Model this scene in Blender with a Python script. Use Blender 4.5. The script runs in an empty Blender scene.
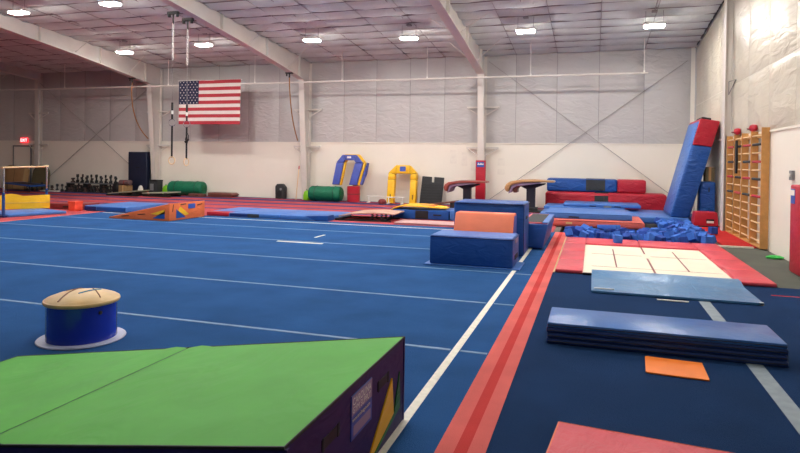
import bpy, bmesh, math, random
from mathutils import Vector, Matrix
random.seed(7)
S = bpy.context.scene
C = S.collection

# ------------------------------------------------------------------ camera
CAM_H = 1.6
yaw, pit, rol = -0.30939, -0.00955, 0.014246
Fv = Vector((math.sin(yaw)*math.cos(pit), math.cos(yaw)*math.cos(pit), math.sin(pit)))
r0 = Vector((math.cos(yaw), -math.sin(yaw), 0)); u0 = r0.cross(Fv)
Rv = r0*math.cos(rol) + u0*math.sin(rol); Uv = u0*math.cos(rol) - r0*math.sin(rol)
cd = bpy.data.cameras.new('camera'); cam = bpy.data.objects.new('camera', cd); C.objects.link(cam)
M4 = Matrix((Rv, Uv, -Fv)).transposed().to_4x4(); M4.translation = (0, 0, CAM_H); cam.matrix_world = M4
cd.sensor_width = 36; cd.lens = 604.93/800*36; cd.shift_y = -(226.5-165.87)/800; cd.clip_end = 200
S.camera = cam

# ------------------------------------------------------------------ world and exposure
w = bpy.data.worlds.new('world'); S.world = w; w.use_nodes = True
w.node_tree.nodes['Background'].inputs[0].default_value = (.9, .95, 1, 1)
w.node_tree.nodes['Background'].inputs[1].default_value = .05
S.view_settings.view_transform = 'Standard'; S.view_settings.look = 'None'
S.view_settings.gamma = 1; S.view_settings.use_curve_mapping = False
S.view_settings.exposure = 1.55
LAMP = 86.0          # emission strength of the high-bay lamps

# ------------------------------------------------------------------ materials
def lin(c):
    return tuple(((v/255)/12.92 if v/255 <= .04045 else ((v/255+.055)/1.055)**2.4) for v in c) + (1,)
MATS = {}
def mat(key, rgb, rough=.6, bump=0, bscale=8, var=.0, vscale=4, metal=0, spec=.5, emit=None, estr=0, kind='noise', sheen=0, coat=0, alpha=None):
    if key in MATS: return MATS[key]
    m = bpy.data.materials.new(key); m.use_nodes = True; nt = m.node_tree; b = nt.nodes['Principled BSDF']
    b.inputs['Base Color'].default_value = lin(rgb); b.inputs['Roughness'].default_value = rough
    b.inputs['Metallic'].default_value = metal; b.inputs['Specular IOR Level'].default_value = spec
    if sheen: b.inputs['Sheen Weight'].default_value = sheen
    if coat: b.inputs['Coat Weight'].default_value = coat; b.inputs['Coat Roughness'].default_value = .25
    tc = nt.nodes.new('ShaderNodeTexCoord')
    if var:
        n = nt.nodes.new('ShaderNodeTexNoise'); n.inputs['Scale'].default_value = vscale; n.inputs['Detail'].default_value = 6
        nt.links.new(tc.outputs['Object'], n.inputs['Vector'])
        mp = nt.nodes.new('ShaderNodeMapRange'); mp.inputs[1].default_value = .3; mp.inputs[2].default_value = .7
        mp.inputs[3].default_value = 1-var; mp.inputs[4].default_value = 1+var
        nt.links.new(n.outputs['Fac'], mp.inputs[0])
        hs = nt.nodes.new('ShaderNodeHueSaturation'); hs.inputs['Color'].default_value = lin(rgb)
        nt.links.new(mp.outputs[0], hs.inputs['Value']); nt.links.new(hs.outputs[0], b.inputs['Base Color'])
    if bump:
        if kind == 'wrinkle':
            n2 = nt.nodes.new('ShaderNodeTexNoise'); n2.inputs['Scale'].default_value = bscale; n2.inputs['Detail'].default_value = 3
            n2.inputs['Distortion'].default_value = 1.2
            mpn = nt.nodes.new('ShaderNodeMapping'); mpn.inputs['Scale'].default_value = (1, .6, 2.2); mpn.inputs['Rotation'].default_value = (.3, .5, .6)
            nt.links.new(tc.outputs['Object'], mpn.inputs[0]); nt.links.new(mpn.outputs[0], n2.inputs['Vector'])
        else:
            n2 = nt.nodes.new('ShaderNodeTexNoise'); n2.inputs['Scale'].default_value = bscale; n2.inputs['Detail'].default_value = 4
            nt.links.new(tc.outputs['Object'], n2.inputs['Vector'])
        bp = nt.nodes.new('ShaderNodeBump'); bp.inputs['Strength'].default_value = bump; bp.inputs['Distance'].default_value = .05
        nt.links.new(n2.outputs['Fac'], bp.inputs['Height']); nt.links.new(bp.outputs[0], b.inputs['Normal'])
    if emit: b.inputs['Emission Color'].default_value = lin(emit); b.inputs['Emission Strength'].default_value = estr
    MATS[key] = m; return m
def vinyl(key, rgb, rough=.42, bump=.32, bscale=4): return mat(key, rgb, rough, bump, bscale, .08, 3, kind='wrinkle', spec=.28)
def carpet(key, rgb, var=.13): return mat(key, rgb, .95, .5, 160, var, 1.6, spec=.06)

m_carpet_blue = carpet('carpet_blue', (43, 85, 138)); m_carpet_dark = carpet('carpet_navy', (28, 54, 92))
m_carpet_red = carpet('carpet_red', (182, 82, 86)); m_carpet_red2 = carpet('carpet_deep_red', (176, 40, 44))
m_carpet_salmon = carpet('carpet_salmon', (222, 112, 106)); m_carpet_slate = carpet('carpet_slate', (66, 74, 122))
m_carpet_grey = carpet('carpet_grey_green', (98, 100, 92)); m_slab = carpet('slab_grey', (110, 105, 100))
m_carpet_bright = carpet('carpet_bright_red', (186, 50, 50)); m_runner = carpet('carpet_runner_red', (204, 70, 68))
m_tape_w = mat('tape_white', (225, 220, 205), .6, var=.1, vscale=20); m_tape_b = mat('tape_pale_blue', (108, 138, 172), .7, var=.12, vscale=12)
m_tape_g = mat('tape_grey', (130, 142, 150), .7, var=.12, vscale=12)
m_blue = vinyl('vinyl_blue', (30, 76, 146)); m_blue_l = vinyl('vinyl_light_blue', (68, 112, 180)); m_blue_d = vinyl('vinyl_navy', (22, 44, 100))
m_royal = mat('paint_royal_blue', (22, 44, 168), .25, var=.05, coat=.5)
m_red = vinyl('vinyl_red', (176, 36, 52)); m_salmon = vinyl('vinyl_salmon', (226, 122, 90), .45, .08); m_blue_w = vinyl('vinyl_creased_blue', (30, 76, 146), .4, 1.0, 3.2); m_blue_lit_w = vinyl('vinyl_creased_lit_blue', (70, 114, 184), .4, 1.0, 3.2); m_red_w = vinyl('vinyl_creased_red', (176, 36, 52), .4, 1.0, 3.2); m_redpad = vinyl('vinyl_pad_red', (205, 72, 84), .4, .25, 9)
m_green = vinyl('vinyl_green', (76, 166, 52), .6, .3, 2.2); m_purple = vinyl('vinyl_purple', (44, 30, 86), .5, .2)
m_orange = vinyl('vinyl_orange', (240, 125, 35), .5, .1); m_yellow = vinyl('vinyl_yellow', (238, 186, 40)); m_dgreen = vinyl('vinyl_dark_green', (18, 104, 74), .45, .6, 6)
m_forest = vinyl('vinyl_forest', (30, 110, 40)); m_black = mat('black', (18, 18, 20), .6, var=.1); m_char = vinyl('charcoal', (52, 54, 56), .7, .3)
m_bgrey = mat('vinyl_blue_grey', (72, 124, 168), .28, .35, 5, .08, 3, kind='wrinkle'); m_grey = mat('grey', (120, 122, 124), .6, var=.08)
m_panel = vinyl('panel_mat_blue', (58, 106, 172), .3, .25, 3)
m_periw = vinyl('vinyl_periwinkle', (70, 86, 168)); m_oran2 = vinyl('vinyl_rust_orange', (222, 112, 62)); m_coral = vinyl('vinyl_coral', (236, 84, 58))
m_steel = mat('painted_steel', (206, 200, 192), .5, var=.05, vscale=2); m_white = mat('white', (225, 222, 215), .5, var=.04)
m_liner = mat('wall_liner', (230, 224, 211), .55, .05, 2, .03, .8); m_insul = mat('insulation', (184, 181, 179), .34, .55, 2.2, .04, 1, kind='wrinkle')
m_insul_r = mat('insulation_bright', (198, 190, 173), .36, .6, 2.0, .04, 1, kind='wrinkle')
m_ceil = mat('roof_insulation', (200, 207, 203), .8, .45, 3.5, .06, 2.5, kind='wrinkle', spec=.2); m_seam = mat('seam', (150, 145, 144), .7, var=.05)
m_wood = mat('wood', (190, 138, 76), .5, .1, 20, .14, 6); m_wood_l = mat('pale_wood', (222, 190, 142), .45, var=.08, vscale=8); m_tan = mat('tan_leather', (206, 170, 112), .42, .1, 12, .12, 6, kind='wrinkle')
m_brown = vinyl('vinyl_brown', (112, 66, 58)); m_khaki = mat('khaki', (160, 126, 84), .8, .3, 4, .1); m_olive = mat('olive', (96, 88, 62), .8, var=.1)
m_chrome = mat('chrome', (190, 190, 195), .25, metal=1, var=.03); m_rope = mat('rope', (150, 104, 60), .9, .6, 60, .15, 30); m_cream = mat('trampoline_bed', (226, 218, 196), .7, .08, 40, .04, 3)
m_sky = mat('label_blue', (52, 84, 170), .4, var=.04); m_paper = mat('paper', (226, 220, 208), .7, var=.06, vscale=6); m_mauve = mat('mauve', (150, 132, 160), .6, var=.06)
m_exit = mat('exit_red', (200, 30, 40), .5, var=.03, emit=(255, 50, 60), estr=.5); m_exitw = mat('exit_white', (255, 230, 230), .5, var=.02, emit=(255, 215, 215), estr=.9)
m_lamp = mat('lamp_light', (255, 255, 255), .5, var=.01, emit=(255, 250, 244), estr=LAMP); m_foam = mat('foam_blue', (52, 104, 192), .9, .2, 50, .1, 9); m_foam2 = mat('foam_blue_dark', (28, 66, 150), .9, .2, 50, .1, 9)
m_flagr = mat('flag_red', (160, 40, 52), .8, var=.06); m_flagw = mat('flag_white', (206, 196, 190), .8, var=.04); m_flagb = mat('flag_navy', (26, 30, 62), .8, var=.05)
m_teal = mat('teal_mark', (40, 120, 150), .5, var=.05); m_mark = mat('brown_mark', (112, 70, 42), .6, var=.08); m_lime = vinyl('vinyl_lime', (120, 190, 30)); m_maroon = vinyl('maroon', (128, 50, 50))

# ------------------------------------------------------------------ mesh helpers
def BM(): return bmesh.new()
def box(bm, x0, x1, y0, y1, z0, z1, bev=0, seg=2):
    vs = [bm.verts.new(p) for p in ((x0,y0,z0),(x1,y0,z0),(x1,y1,z0),(x0,y1,z0),(x0,y0,z1),(x1,y0,z1),(x1,y1,z1),(x0,y1,z1))]
    fs = [bm.faces.new([vs[i] for i in f]) for f in ((3,2,1,0),(4,5,6,7),(0,1,5,4),(1,2,6,5),(2,3,7,6),(3,0,4,7))]
    if bev:
        es = list({e for f in fs for e in f.edges})
        bmesh.ops.bevel(bm, geom=es, offset=bev, segments=seg, affect='EDGES', profile=.5)
    return bm
def prism(bm, poly, a0, a1, axis='y', bev=0, seg=2):
    """poly: 2D outline; axis is the extrusion direction. y: poly=(x,z), x: poly=(y,z), z: poly=(x,y)"""
    def P(p, a): return {'y': (p[0], a, p[1]), 'x': (a, p[0], p[1]), 'z': (p[0], p[1], a)}[axis]
    A = [bm.verts.new(P(p, a0)) for p in poly]; B = [bm.verts.new(P(p, a1)) for p in poly]; n = len(poly)
    fs = [bm.faces.new(A), bm.faces.new(B[::-1])] + [bm.faces.new((A[i], B[i], B[(i+1)%n], A[(i+1)%n])) for i in range(n)]
    bmesh.ops.recalc_face_normals(bm, faces=fs)
    if bev:
        es = list({e for f in fs for e in f.edges}); bmesh.ops.bevel(bm, geom=es, offset=bev, segments=seg, affect='EDGES', profile=.5)
    return bm
def tube(bm, pts, r, n=8, cap=True, closed=False):
    pts = [Vector(p) for p in pts]; N = len(pts); rings = []
    for i, p in enumerate(pts):
        a = pts[(i-1) % N] if (closed or i > 0) else p; b = pts[(i+1) % N] if (closed or i < N-1) else p
        d = (b-a).normalized(); up = Vector((0,0,1)) if abs(d.z) < .95 else Vector((1,0,0))
        s = d.cross(up).normalized(); t = s.cross(d); rr = r[i] if isinstance(r, (list, tuple)) else r
        rings.append([bm.verts.new(p + s*(rr*math.cos(2*math.pi*k/n)) + t*(rr*math.sin(2*math.pi*k/n))) for k in range(n)])
    for i in range(N if closed else N-1):
        A, B = rings[i], rings[(i+1) % N]
        for k in range(n): bm.faces.new((A[k], A[(k+1)%n], B[(k+1)%n], B[k]))
    if cap and not closed: bm.faces.new(rings[0][::-1]); bm.faces.new(rings[-1])
    return bm
def lathe(bm, prof, n=24, c=(0,0,0), axis='z', sx=1, sy=1):
    rings = []
    for r, z in prof:
        ring = []
        for k in range(n):
            a = 2*math.pi*k/n; x, y = r*math.cos(a)*sx, r*math.sin(a)*sy
            p = (x, y, z) if axis == 'z' else ((z, x, y) if axis == 'x' else (x, z, y))
            ring.append(bm.verts.new((c[0]+p[0], c[1]+p[1], c[2]+p[2])))
        rings.append(ring)
    for A, B in zip(rings, rings[1:]):
        for k in range(n): bm.faces.new((A[k], A[(k+1)%n], B[(k+1)%n], B[k]))
    bm.faces.new(rings[0][::-1]); bm.faces.new(rings[-1])
    bmesh.ops.recalc_face_normals(bm, faces=bm.faces[:])
    return bm
def quad(bm, *p):
    return bm.faces.new([bm.verts.new(q) for q in p])
def obj(name, bm, m, parent=None, loc=(0,0,0), rz=0, smooth=False):
    me = bpy.data.meshes.new(name); bm.to_mesh(me); bm.free()
    if smooth:
        for p in me.polygons: p.use_smooth = True
        try: me.set_sharp_from_angle(angle=math.radians(40))
        except Exception: pass
    me.materials.append(m); o = bpy.data.objects.new(name, me); C.objects.link(o)
    o.location = loc; o.rotation_euler = (0, 0, rz)
    if parent: o.parent = parent
    return o
def tag(o, label, cat, group=None, kind=None):
    o['label'] = label; o['category'] = cat
    if group: o['group'] = group
    if kind: o['kind'] = kind
    return o
def thing(name, label, cat, loc=(0,0,0), rz=0, group=None):
    o = bpy.data.objects.new(name, None); C.objects.link(o); o.empty_display_size = .1
    o.location = loc; o.rotation_euler = (0, 0, rz); return tag(o, label, cat, group)
def struct(name, bm, m, **k):
    o = obj(name, bm, m, **k); o['kind'] = 'structure'; return o
def text(name, s, size, m, parent, mw):
    """flat lettering as a mesh child; mw is its local matrix (text runs along local +x, up is +y)"""
    cu = bpy.data.curves.new(name, 'FONT'); cu.body = s; cu.size = size; cu.extrude = .0008
    t = bpy.data.objects.new(name+'_tmp', cu); C.objects.link(t); bpy.context.view_layer.update()
    me = bpy.data.meshes.new_from_object(t.evaluated_get(bpy.context.evaluated_depsgraph_get()))
    bpy.data.objects.remove(t); bpy.data.curves.remove(cu)
    me.materials.clear(); me.materials.append(m); me.name = name
    o = bpy.data.objects.new(name, me); C.objects.link(o); o.parent = parent; o.matrix_local = mw; return o
def dup(root, loc, rz, label, group=None):
    r = root.copy(); C.objects.link(r); r.location = loc; r.rotation_euler = (0, 0, rz); r['label'] = label
    if group: r['group'] = group
    for ch in list(root.children):
        c = ch.copy(); C.objects.link(c); c.parent = r
        for g in ch.children:
            d = g.copy(); C.objects.link(d); d.parent = c
    return r

# ------------------------------------------------------------------ the building
YW, XR, XL, YF = 21.6, 3.14, -29.0, -7.0
def zc(y): return 5.42 + (YW-y)/12
ZB = 2.24                                            # top of the painted lower wall
PIT = (-.72, 2.42, 13.02, 17.25)                     # x0 x1 y0 y1 of the foam pit
# floor slab around the pit
bm = BM()
for a in ((XL, XR, YF, PIT[2]), (XL, XR, PIT[3], YW), (XL, PIT[0], PIT[2], PIT[3]), (PIT[1], XR, PIT[2], PIT[3])): box(bm, a[0], a[1], a[2], a[3], -.45, 0)
box(bm, PIT[0], PIT[1], PIT[2], PIT[3], -.45, -.30)
floor = struct('floor', bm, m_slab)
def flat(name, x0, x1, y0, y1, z, m, t=.004):
    b = BM(); box(b, x0, x1, y0, y1, 0, z); return obj(name, b, m, floor)
# spring floor carpet, one strip for each roll
seams = [-7, -4.2, -2.37, -.54, 1.29, 3.12, 4.97, 6.75, 8.66, 10.5, 12.28, 14.15]
for y0, y1 in zip(seams, seams[1:]): flat('carpet_roll', -13.3, -.8, y0+.003, y1-.003, .010, m_carpet_blue)
for y in seams[5:-1]:
    flat('seam_tape', -13.3, -1.12, y-.022, y+.022, .0125, m_tape_b)
for y in (4.97, 6.75, 8.66): flat('seam_tape', -1.035, -.81, y-.02, y+.02, .0125, m_tape_b)
flat('border_line', -1.105, -1.045, -5, 13.9, .0135, m_tape_w); flat('border_line', -13.1, -1.12, 13.62, 13.68, .0135, m_tape_w)
flat('border_line', -13.36, -13.25, -5, 14.1, .014, m_carpet_salmon)
flat('tape_mark', -5.76, -4.81, 10.31, 10.39, .0145, m_tape_w)
flat('tape_mark', -5.36, -5.31, 11.12, 11.57, .0145, m_tape_w)
# red runner beside the floor
flat('runner_edge', -.80, -.70, -5, 14.2, .012, m_carpet_salmon); flat('runner_centre', -.70, -.63, -5, 14.2, .0125, m_runner); flat('runner_edge', -.63, -.535, -5, 14.2, .012, m_carpet_salmon)
flat('runner_binding', -.535, -.51, 9.0, 14.0, .016, m_tan)
# carpet beside the runner, trampoline surround
flat('carpet_roll', -.535, XR-.03, -5, 9.0, .008, m_carpet_dark)
flat('tape_line', 1.19, 1.31, 0, 7.75, .011, m_tape_g)
flat('tape_line', 2.1, XR-.1, 8.42, 8.45, .011, m_carpet_bright)
flat('grey_carpet', 2.32, XR-.03, 9.0, 13.1, .006, m_carpet_grey)
flat('red_carpet', 2.44, XR-.03, 13.1, 17.2, .03, m_carpet_bright)
flat('carpet_edge_strip', 2.28, XR-.2, 13.04, 13.1, .035, m_tape_w)
# tumbling strips between the spring floor and the back wall
ys = [(14.15, 16.2, m_carpet_red), (16.2, 16.45, m_carpet_slate), (16.45, 17.5, m_carpet_red), (17.5, 17.75, m_carpet_slate), (17.75, 18.75, m_carpet_red), (18.75, 19.2, m_carpet_slate), (19.2, 20.1, m_carpet_red), (20.1, 20.75, m_carpet_slate), (20.75, 21.2, m_carpet_red), (21.2, 21.55, m_carpet_slate)]
for i, (a, b_, m_) in enumerate(ys): flat('carpet_strip', XL+.5, -.85, a+.004, b_-.004, .010 + .001*(i % 2), m_)
flat('carpet_strip', XL+.5, -13.4, 8.0, 14.1, .009, m_carpet_red)
flat('carpet_strip', -.85, XR-.05, 17.3, 21.5, .008, m_carpet_slate)

# back wall: painted liner below, quilted insulation panels above
bm = BM(); box(bm, XL, XR+.3, YW, YW+.15, -.3, zc(YW)+.15); wall_back = struct('wall_back', bm, m_liner)
SX = [2.97, 1.56, .14, -1.24, -2.64, -3.95, -5.22, -6.54, -7.87, -9.2, -10.6, -12.0, -13.4, -14.8, -16.2, -17.6, -19.0, -20.4, -21.8, -23.2, -24.6, -26.0, -27.4, -28.9]
def quilt(name, parent, u0, u1, v0, v1, place, m, depth=.05, nu=8, nv=14, seed=0):
    rnd = random.Random(seed); g = []; bm = BM()
    kx, kp = rnd.uniform(.6, 1.4), rnd.uniform(0, 6)
    for i in range(nu+1):
        row = []
        for j in range(nv+1):
            a, b = i/nu, j/nv
            h = depth*(1-(2*a-1)**6)*(1-(2*b-1)**10)*(.72+.28*math.sin(kx*6*b+kp)*math.cos(3*a+kp))
            row.append(bm.verts.new(place(u0+(u1-u0)*a, v0+(v1-v0)*b, .006+h)))
        g.append(row)
    for i in range(nu):
        for j in range(nv): bm.faces.new((g[i][j], g[i+1][j], g[i+1][j+1], g[i][j+1]))
    bmesh.ops.recalc_face_normals(bm, faces=bm.faces[:])
    return obj(name, bm, m, parent, smooth=True)
for k, (x1, x0) in enumerate(zip(SX, SX[1:])):
    quilt('insulation_panel', wall_back, x0+.006, x1-.006, ZB+.02, zc(YW)-.02, lambda u, v, h: (u, YW-h, v), m_insul, .045, seed=k)
    b = BM(); box(b, x0-.008, x0+.008, YW-.012, YW, ZB, zc(YW)); obj('seam_strip', b, m_seam, wall_back)
b = BM(); box(b, XL, XR, YW-.03, YW, ZB-.02, ZB+.02); obj('liner_cap', b, m_liner, wall_back)
# right (gable) wall
bm = BM(); prism(bm, [(YF, -.3), (YW+.15, -.3), (YW+.15, zc(YW)+.1), (YF, zc(YF)+.1)], XR, XR+.15, 'x'); wall_right = struct('wall_right', bm, m_liner)
yy = [21.55, 20.2, 18.9, 17.6, 16.2, 14.6, 13.0, 11.4, 9.8, 8.2, 6.6]
for k, (y1, y0) in enumerate(zip(yy, yy[1:])):
    quilt('insulation_panel', wall_right, y0+.006, y1-.006, ZB+.02, 3.48, lambda u, v, h: (XR-h, u, v), m_insul_r, .05, seed=40+k)
    quilt('insulation_panel', wall_right, y0+.006, y1-.006, 3.50, zc(y1)-.02, lambda u, v, h: (XR-h, u, v), m_insul_r, .06, seed=60+k)
b = BM(); box(b, XR-.025, XR, 6, YW, ZB-.02, ZB+.02); obj('liner_cap', b, m_liner, wall_right)
b = BM(); tube(b, [(XR-.06, y, zc(y)-.04) for y in (21.5, 18, 14, 8)], .025, 6); obj('edge_cable', b, m_black, wall_right)
# walls out of view close the hall
bm = BM(); box(bm, XL-.15, XL, YF, YW+.15, -.3, zc(YF)+.1); struct('wall_left', bm, m_liner)
bm = BM(); box(bm, XL-.15, XR+.15, YF-.15, YF, -.3, zc(YF)+.2); struct('wall_front', bm, m_liner)
# roof
bm = BM(); prism(bm, [(YF-.2, zc(YF-.2)+.08), (YW+.2, zc(YW+.2)+.08), (YW+.2, zc(YW+.2)+.2), (YF-.2, zc(YF-.2)+.2)], XL-.2, XR+.2, 'x'); ceiling = struct('ceiling', bm, m_ceil)
RX = [XR] + SX[1:]
for k, (x1, x0) in enumerate(zip(RX, RX[1:])):
    bm = BM(); rows = []; rnd = random.Random(k)
    P_ = .7; n = int((YW-YF)/P_)*8
    ph = [rnd.uniform(-.012, .012) for _ in range(n+1)]
    for j in range(n+1):
        y = YW - (YW-YF)*j/n; t = (y/P_) % 1
        sag = .15*math.sin(math.pi*t)**.45 if 0 < t < 1 else 0
        row = []
        for i in range(5):
            a = i/4; row.append(bm.verts.new((x0+.01+(x1-x0-.02)*a, y, zc(y)+.05 - sag*(.7+.2*math.sin(math.pi*a)+.1*math.sin(2.3*i+7.1*int(y/P_)+k)) + ph[j])))
        rows.append(row)
    for A, B in zip(rows, rows[1:]):
        for i in range(4): bm.faces.new((A[i], B[i], B[i+1], A[i+1]))
    bmesh.ops.recalc_face_normals(bm, faces=bm.faces[:]); 
    obj('insulation_panel', bm, m_ceil, ceiling, smooth=True)
    b = BM(); tube(b, [(x0, YW-.02, zc(YW)-.05), (x0, YF+.1, zc(YF)-.05)], .008, 4); obj('strap', b, m_seam, ceiling)

for j in range(int(YF/.7)+1, int(YW/.7)+1):  # grey bands in the grooves stand in for shade between the insulation bulges
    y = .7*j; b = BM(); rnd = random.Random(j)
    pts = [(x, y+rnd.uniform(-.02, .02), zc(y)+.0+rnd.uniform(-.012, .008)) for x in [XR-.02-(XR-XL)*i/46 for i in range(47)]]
    tube(b, pts, .022, 4); obj('groove_shade_band', b, mat('groove_shade_grey', (128, 124, 122), .8, var=.15, vscale=3), ceiling)

# steel frames: tapered column and haunched rafter
def ibeam_col(x, k):
    end = k == 3; td = .10 if end else .58; bd = .05 if end else .16
    root = thing('steel_frame', '', 'column'); del root['label']; del root['category']; root['kind'] = 'structure'; root.location = (x, YW-.15, 0)
    zt = 5.06 if end else 4.68
    b = BM(); prism(b, [(-bd, 0), (-bd-.02, 0), (-td-.02, zt), (-td, zt)], -.11, .11, 'x'); obj('column_flange', b, m_steel, root)
    b = BM(); prism(b, [(-bd, 0), (.1, 0), (.1, zt), (-td, zt)], -.012, .012, 'x'); obj('column_web', b, m_steel, root)
    b = BM(); box(b, -.11, .11, .09, .11, 0, zc(YW)-.1); obj('column_flange', b, m_steel, root)
    ry = YW-.15
    bot = [(YW-.75, 4.66), (17.0, 5.22), (13.2, 5.68), (4.0, zc(4)-.42), (YF+.2, zc(YF)-.42)]
    if end: bot = [(YW-.25, 5.06), (17.0, 5.40), (13.2, 5.72), (4.0, zc(4)-.42), (YF+.2, zc(YF)-.42)]
    L = lambda p: (p[0]-ry, p[1])
    web = [L(p) for p in bot] + [(YF+.2-ry, zc(YF)-.02), (.1, zc(YW)-.02), (.1, zt-.02)]
    b = BM(); prism(b, web, -.012, .012, 'x'); obj('rafter_web', b, m_steel, root)
    b = BM()
    for p, q in zip(bot, bot[1:]):
        p, q = L(p), L(q); prism(b, [p, (p[0], p[1]-.025), (q[0], q[1]-.025), q], -.13, .13, 'x')
    obj('rafter_flange', b, m_steel, root)
    for y in (() if end else (20.6, 18.2, 15.6)):
        zb = 4.66+(YW-.75-y)*.148 if y > 17 else 5.22+(17-y)*.121
        b = BM(); box(b, -.1, .1, y-ry-.01, y-ry+.01, zb, zc(y)-.03); obj('stiffener', b, m_steel, root)
    for y in (19.6, 17.0):
        zb = 4.66+(YW-.75-y)*.148
        b = BM(); tube(b, [(.1, y-ry, zb+.05), (.85, y-ry, zc(y)-.05)], .012, 5); obj('flange_brace', b, m_steel, root)
        b = BM(); tube(b, [(-.1, y-ry, zb+.05), (-.85, y-ry, zc(y)-.05)], .012, 5); obj('flange_brace', b, m_steel, root)
    for z in (2.08, 3.52):
        b = BM(); box(b, -.58, .58, -.02, .03, z-.03, z+.03); obj('bracket_bar', b, m_steel, root)
        for s in (-1, 1):
            b = BM(); tube(b, [(s*.56, .01, z-.02), (s*.1, -.12, z-.3)], .02, 5); obj('bracket_strut', b, m_steel, root)
    return root
COLX = [-3.78, -10.68, -17.72, -24.35]
for k, x in enumerate(COLX): ibeam_col(x, k)
# gable wall post with its flange bracket, and the corner post
bm = BM(); box(bm, -.17, .0, -.02, .02, 0, zc(16.1)-.05); box(bm, -.19, -.17, -.14, .14, 0, zc(16.1)-.05); box(bm, -.02, .0, -.14, .14, 0, zc(16.1)-.05)
p = struct('trim_1', bm, m_steel, loc=(XR-.02, 16.1, 0)); b = BM(); tube(b, [(-.12, -.2, 3.55), (-.1, -.85, 3.52), (-.12, -.2, 3.25), (-.12, -.2, 3.55)], .012, 5); obj('bracket', b, m_grey, p)
bm = BM(); box(bm, -.05, .0, -.05, 0, 0, zc(YW)-.05, .01); struct('trim_2', bm, m_insul, loc=(XR, YW, 0))
# wind bracing rods on the back wall
def rod(i, a, b_, lab):
    bm = BM(); tube(bm, [a, b_], .011, 6); o = tag(obj('bracing_rod', bm, mat('rod_grey', (150, 146, 140), .5, var=.05)), lab, 'brace rod', 'crossed bracing rods on the back wall')
rod(0, (-3.6, YW-.12, 5.15), (2.8, YW-.12, .3), 'bracing rod falling from red-padded column toward the right corner')
rod(1, (2.85, YW-.085, 4.95), (-3.5, YW-.085, .25), 'bracing rod rising from red-padded column foot to the right corner')
rod(2, (-24.3, YW-.12, 4.9), (-17.9, YW-.12, .3), 'thin bracing rod falling toward the tall navy mat')
rod(3, (-18.0, YW-.085, 4.75), (-24.2, YW-.085, .3), 'thin bracing rod falling leftward to the dark hand weights')
# horizontal pipe hung along the back wall
t = thing('hanging_pipe', 'long white pipe hung on rods along the back wall', 'pipe', (0, 20.3, 4.42))
b = BM(); tube(b, [(-26.5, 0, .04), (1.58, 0, 0)], .032, 8); obj('pipe', b, m_steel, t)
for x in (-25.3, -21.6, -18.1, -16.3, -12.35, -8.75, -5.55, -2.02, 1.46):
    b = BM(); tube(b, [(x, 0, .03), (x, 0, zc(20.3)-4.42)], .012, 6); tube(b, [(x, 0, .02), (x, 0, .09)], .03, 6); obj('hanger_rod', b, m_white, t)
# door and exit sign on the far left
bm = BM(); box(bm, -.50, .50, -.03, 0, 0, 1.98, .005); d1 = struct('door_1', bm, m_liner, loc=(-25.45, YW-.005, 0))
b = BM(); box(b, -.56, -.50, -.045, 0, 0, 2.04); box(b, .50, .56, -.045, 0, 0, 2.04); box(b, -.56, .56, -.045, 0, 1.98, 2.04); obj('door_frame', b, m_grey, d1)
b = BM(); lathe(b, [(.03, 0), (.035, .03), (.02, .06)], 10, (.4, -.03-.06, 1.0), 'y'); obj('door_knob', b, m_chrome, d1)
t = thing('exit_sign', 'small glowing red exit sign above the door', 'sign', (-25.3, YW-.02, 2.16))
b = BM(); box(b, -.21, .21, -.08, 0, 0, .24, .01); obj('sign_box', b, m_exit, t)
text('sign_text', 'EXIT', .2, m_exitw, t, Matrix.Translation((-.185, -.083, .05)) @ Matrix.Rotation(math.pi/2, 4, 'X'))
# printed sheets on the wall beside the columns
for x, z, wd, ht, lab in ((-4.45, 1.42, .22, .5, 'tall pale paper sheet left of the red column pad'), (-4.86, 1.5, .26, .5, 'pale paper sheet further left on wall, above the brown vault'), (-4.12, 1.25, .2, .34, 'pale paper notice closest to the red column pad, on its left'), (-3.12, 1.45, .26, .26, 'upper pale paper notice right of the red column pad'), (-3.12, 1.13, .26, .2, 'lower pale paper notice right of the red column pad')):
    b = BM(); box(b, -wd/2, wd/2, -.006, 0, 0, ht); o = tag(obj('wall_notice', b, m_paper, loc=(x, YW-.004, z)), lab, 'paper', 'notices by the column')
# light switch on the gable wall
t = thing('light_switch', 'small grey switch box on the right wall above red wall pad', 'switch', (XR, 11.45, 1.36))
b = BM(); box(b, -.05, 0, -.07, .07, 0, .16, .008); obj('switch_box', b, m_grey, t); b = BM(); box(b, -.065, -.05, -.015, .015, .05, .11, .003); obj('lever', b, m_white, t)

t = thing('ceiling_track', 'dark steel track under the roof at top left', 'track', (-13.05, 13.7, zc(13.7)-.12))
b = BM(); prism(b, [(0, 0), (-5, 5/12), (-5, 5/12+.1), (0, .1)], -.1, .1, 'x'); obj('channel', b, mat('dark_steel', (88, 84, 90), .5, var=.06), t)
for y_ in (-.3, -2.2): b = BM(); tube(b, [(0, y_, -y_/12+.09), (0, y_, -y_/12+.16)], .02, 6); obj('bracket', b, m_grey, t)

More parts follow.
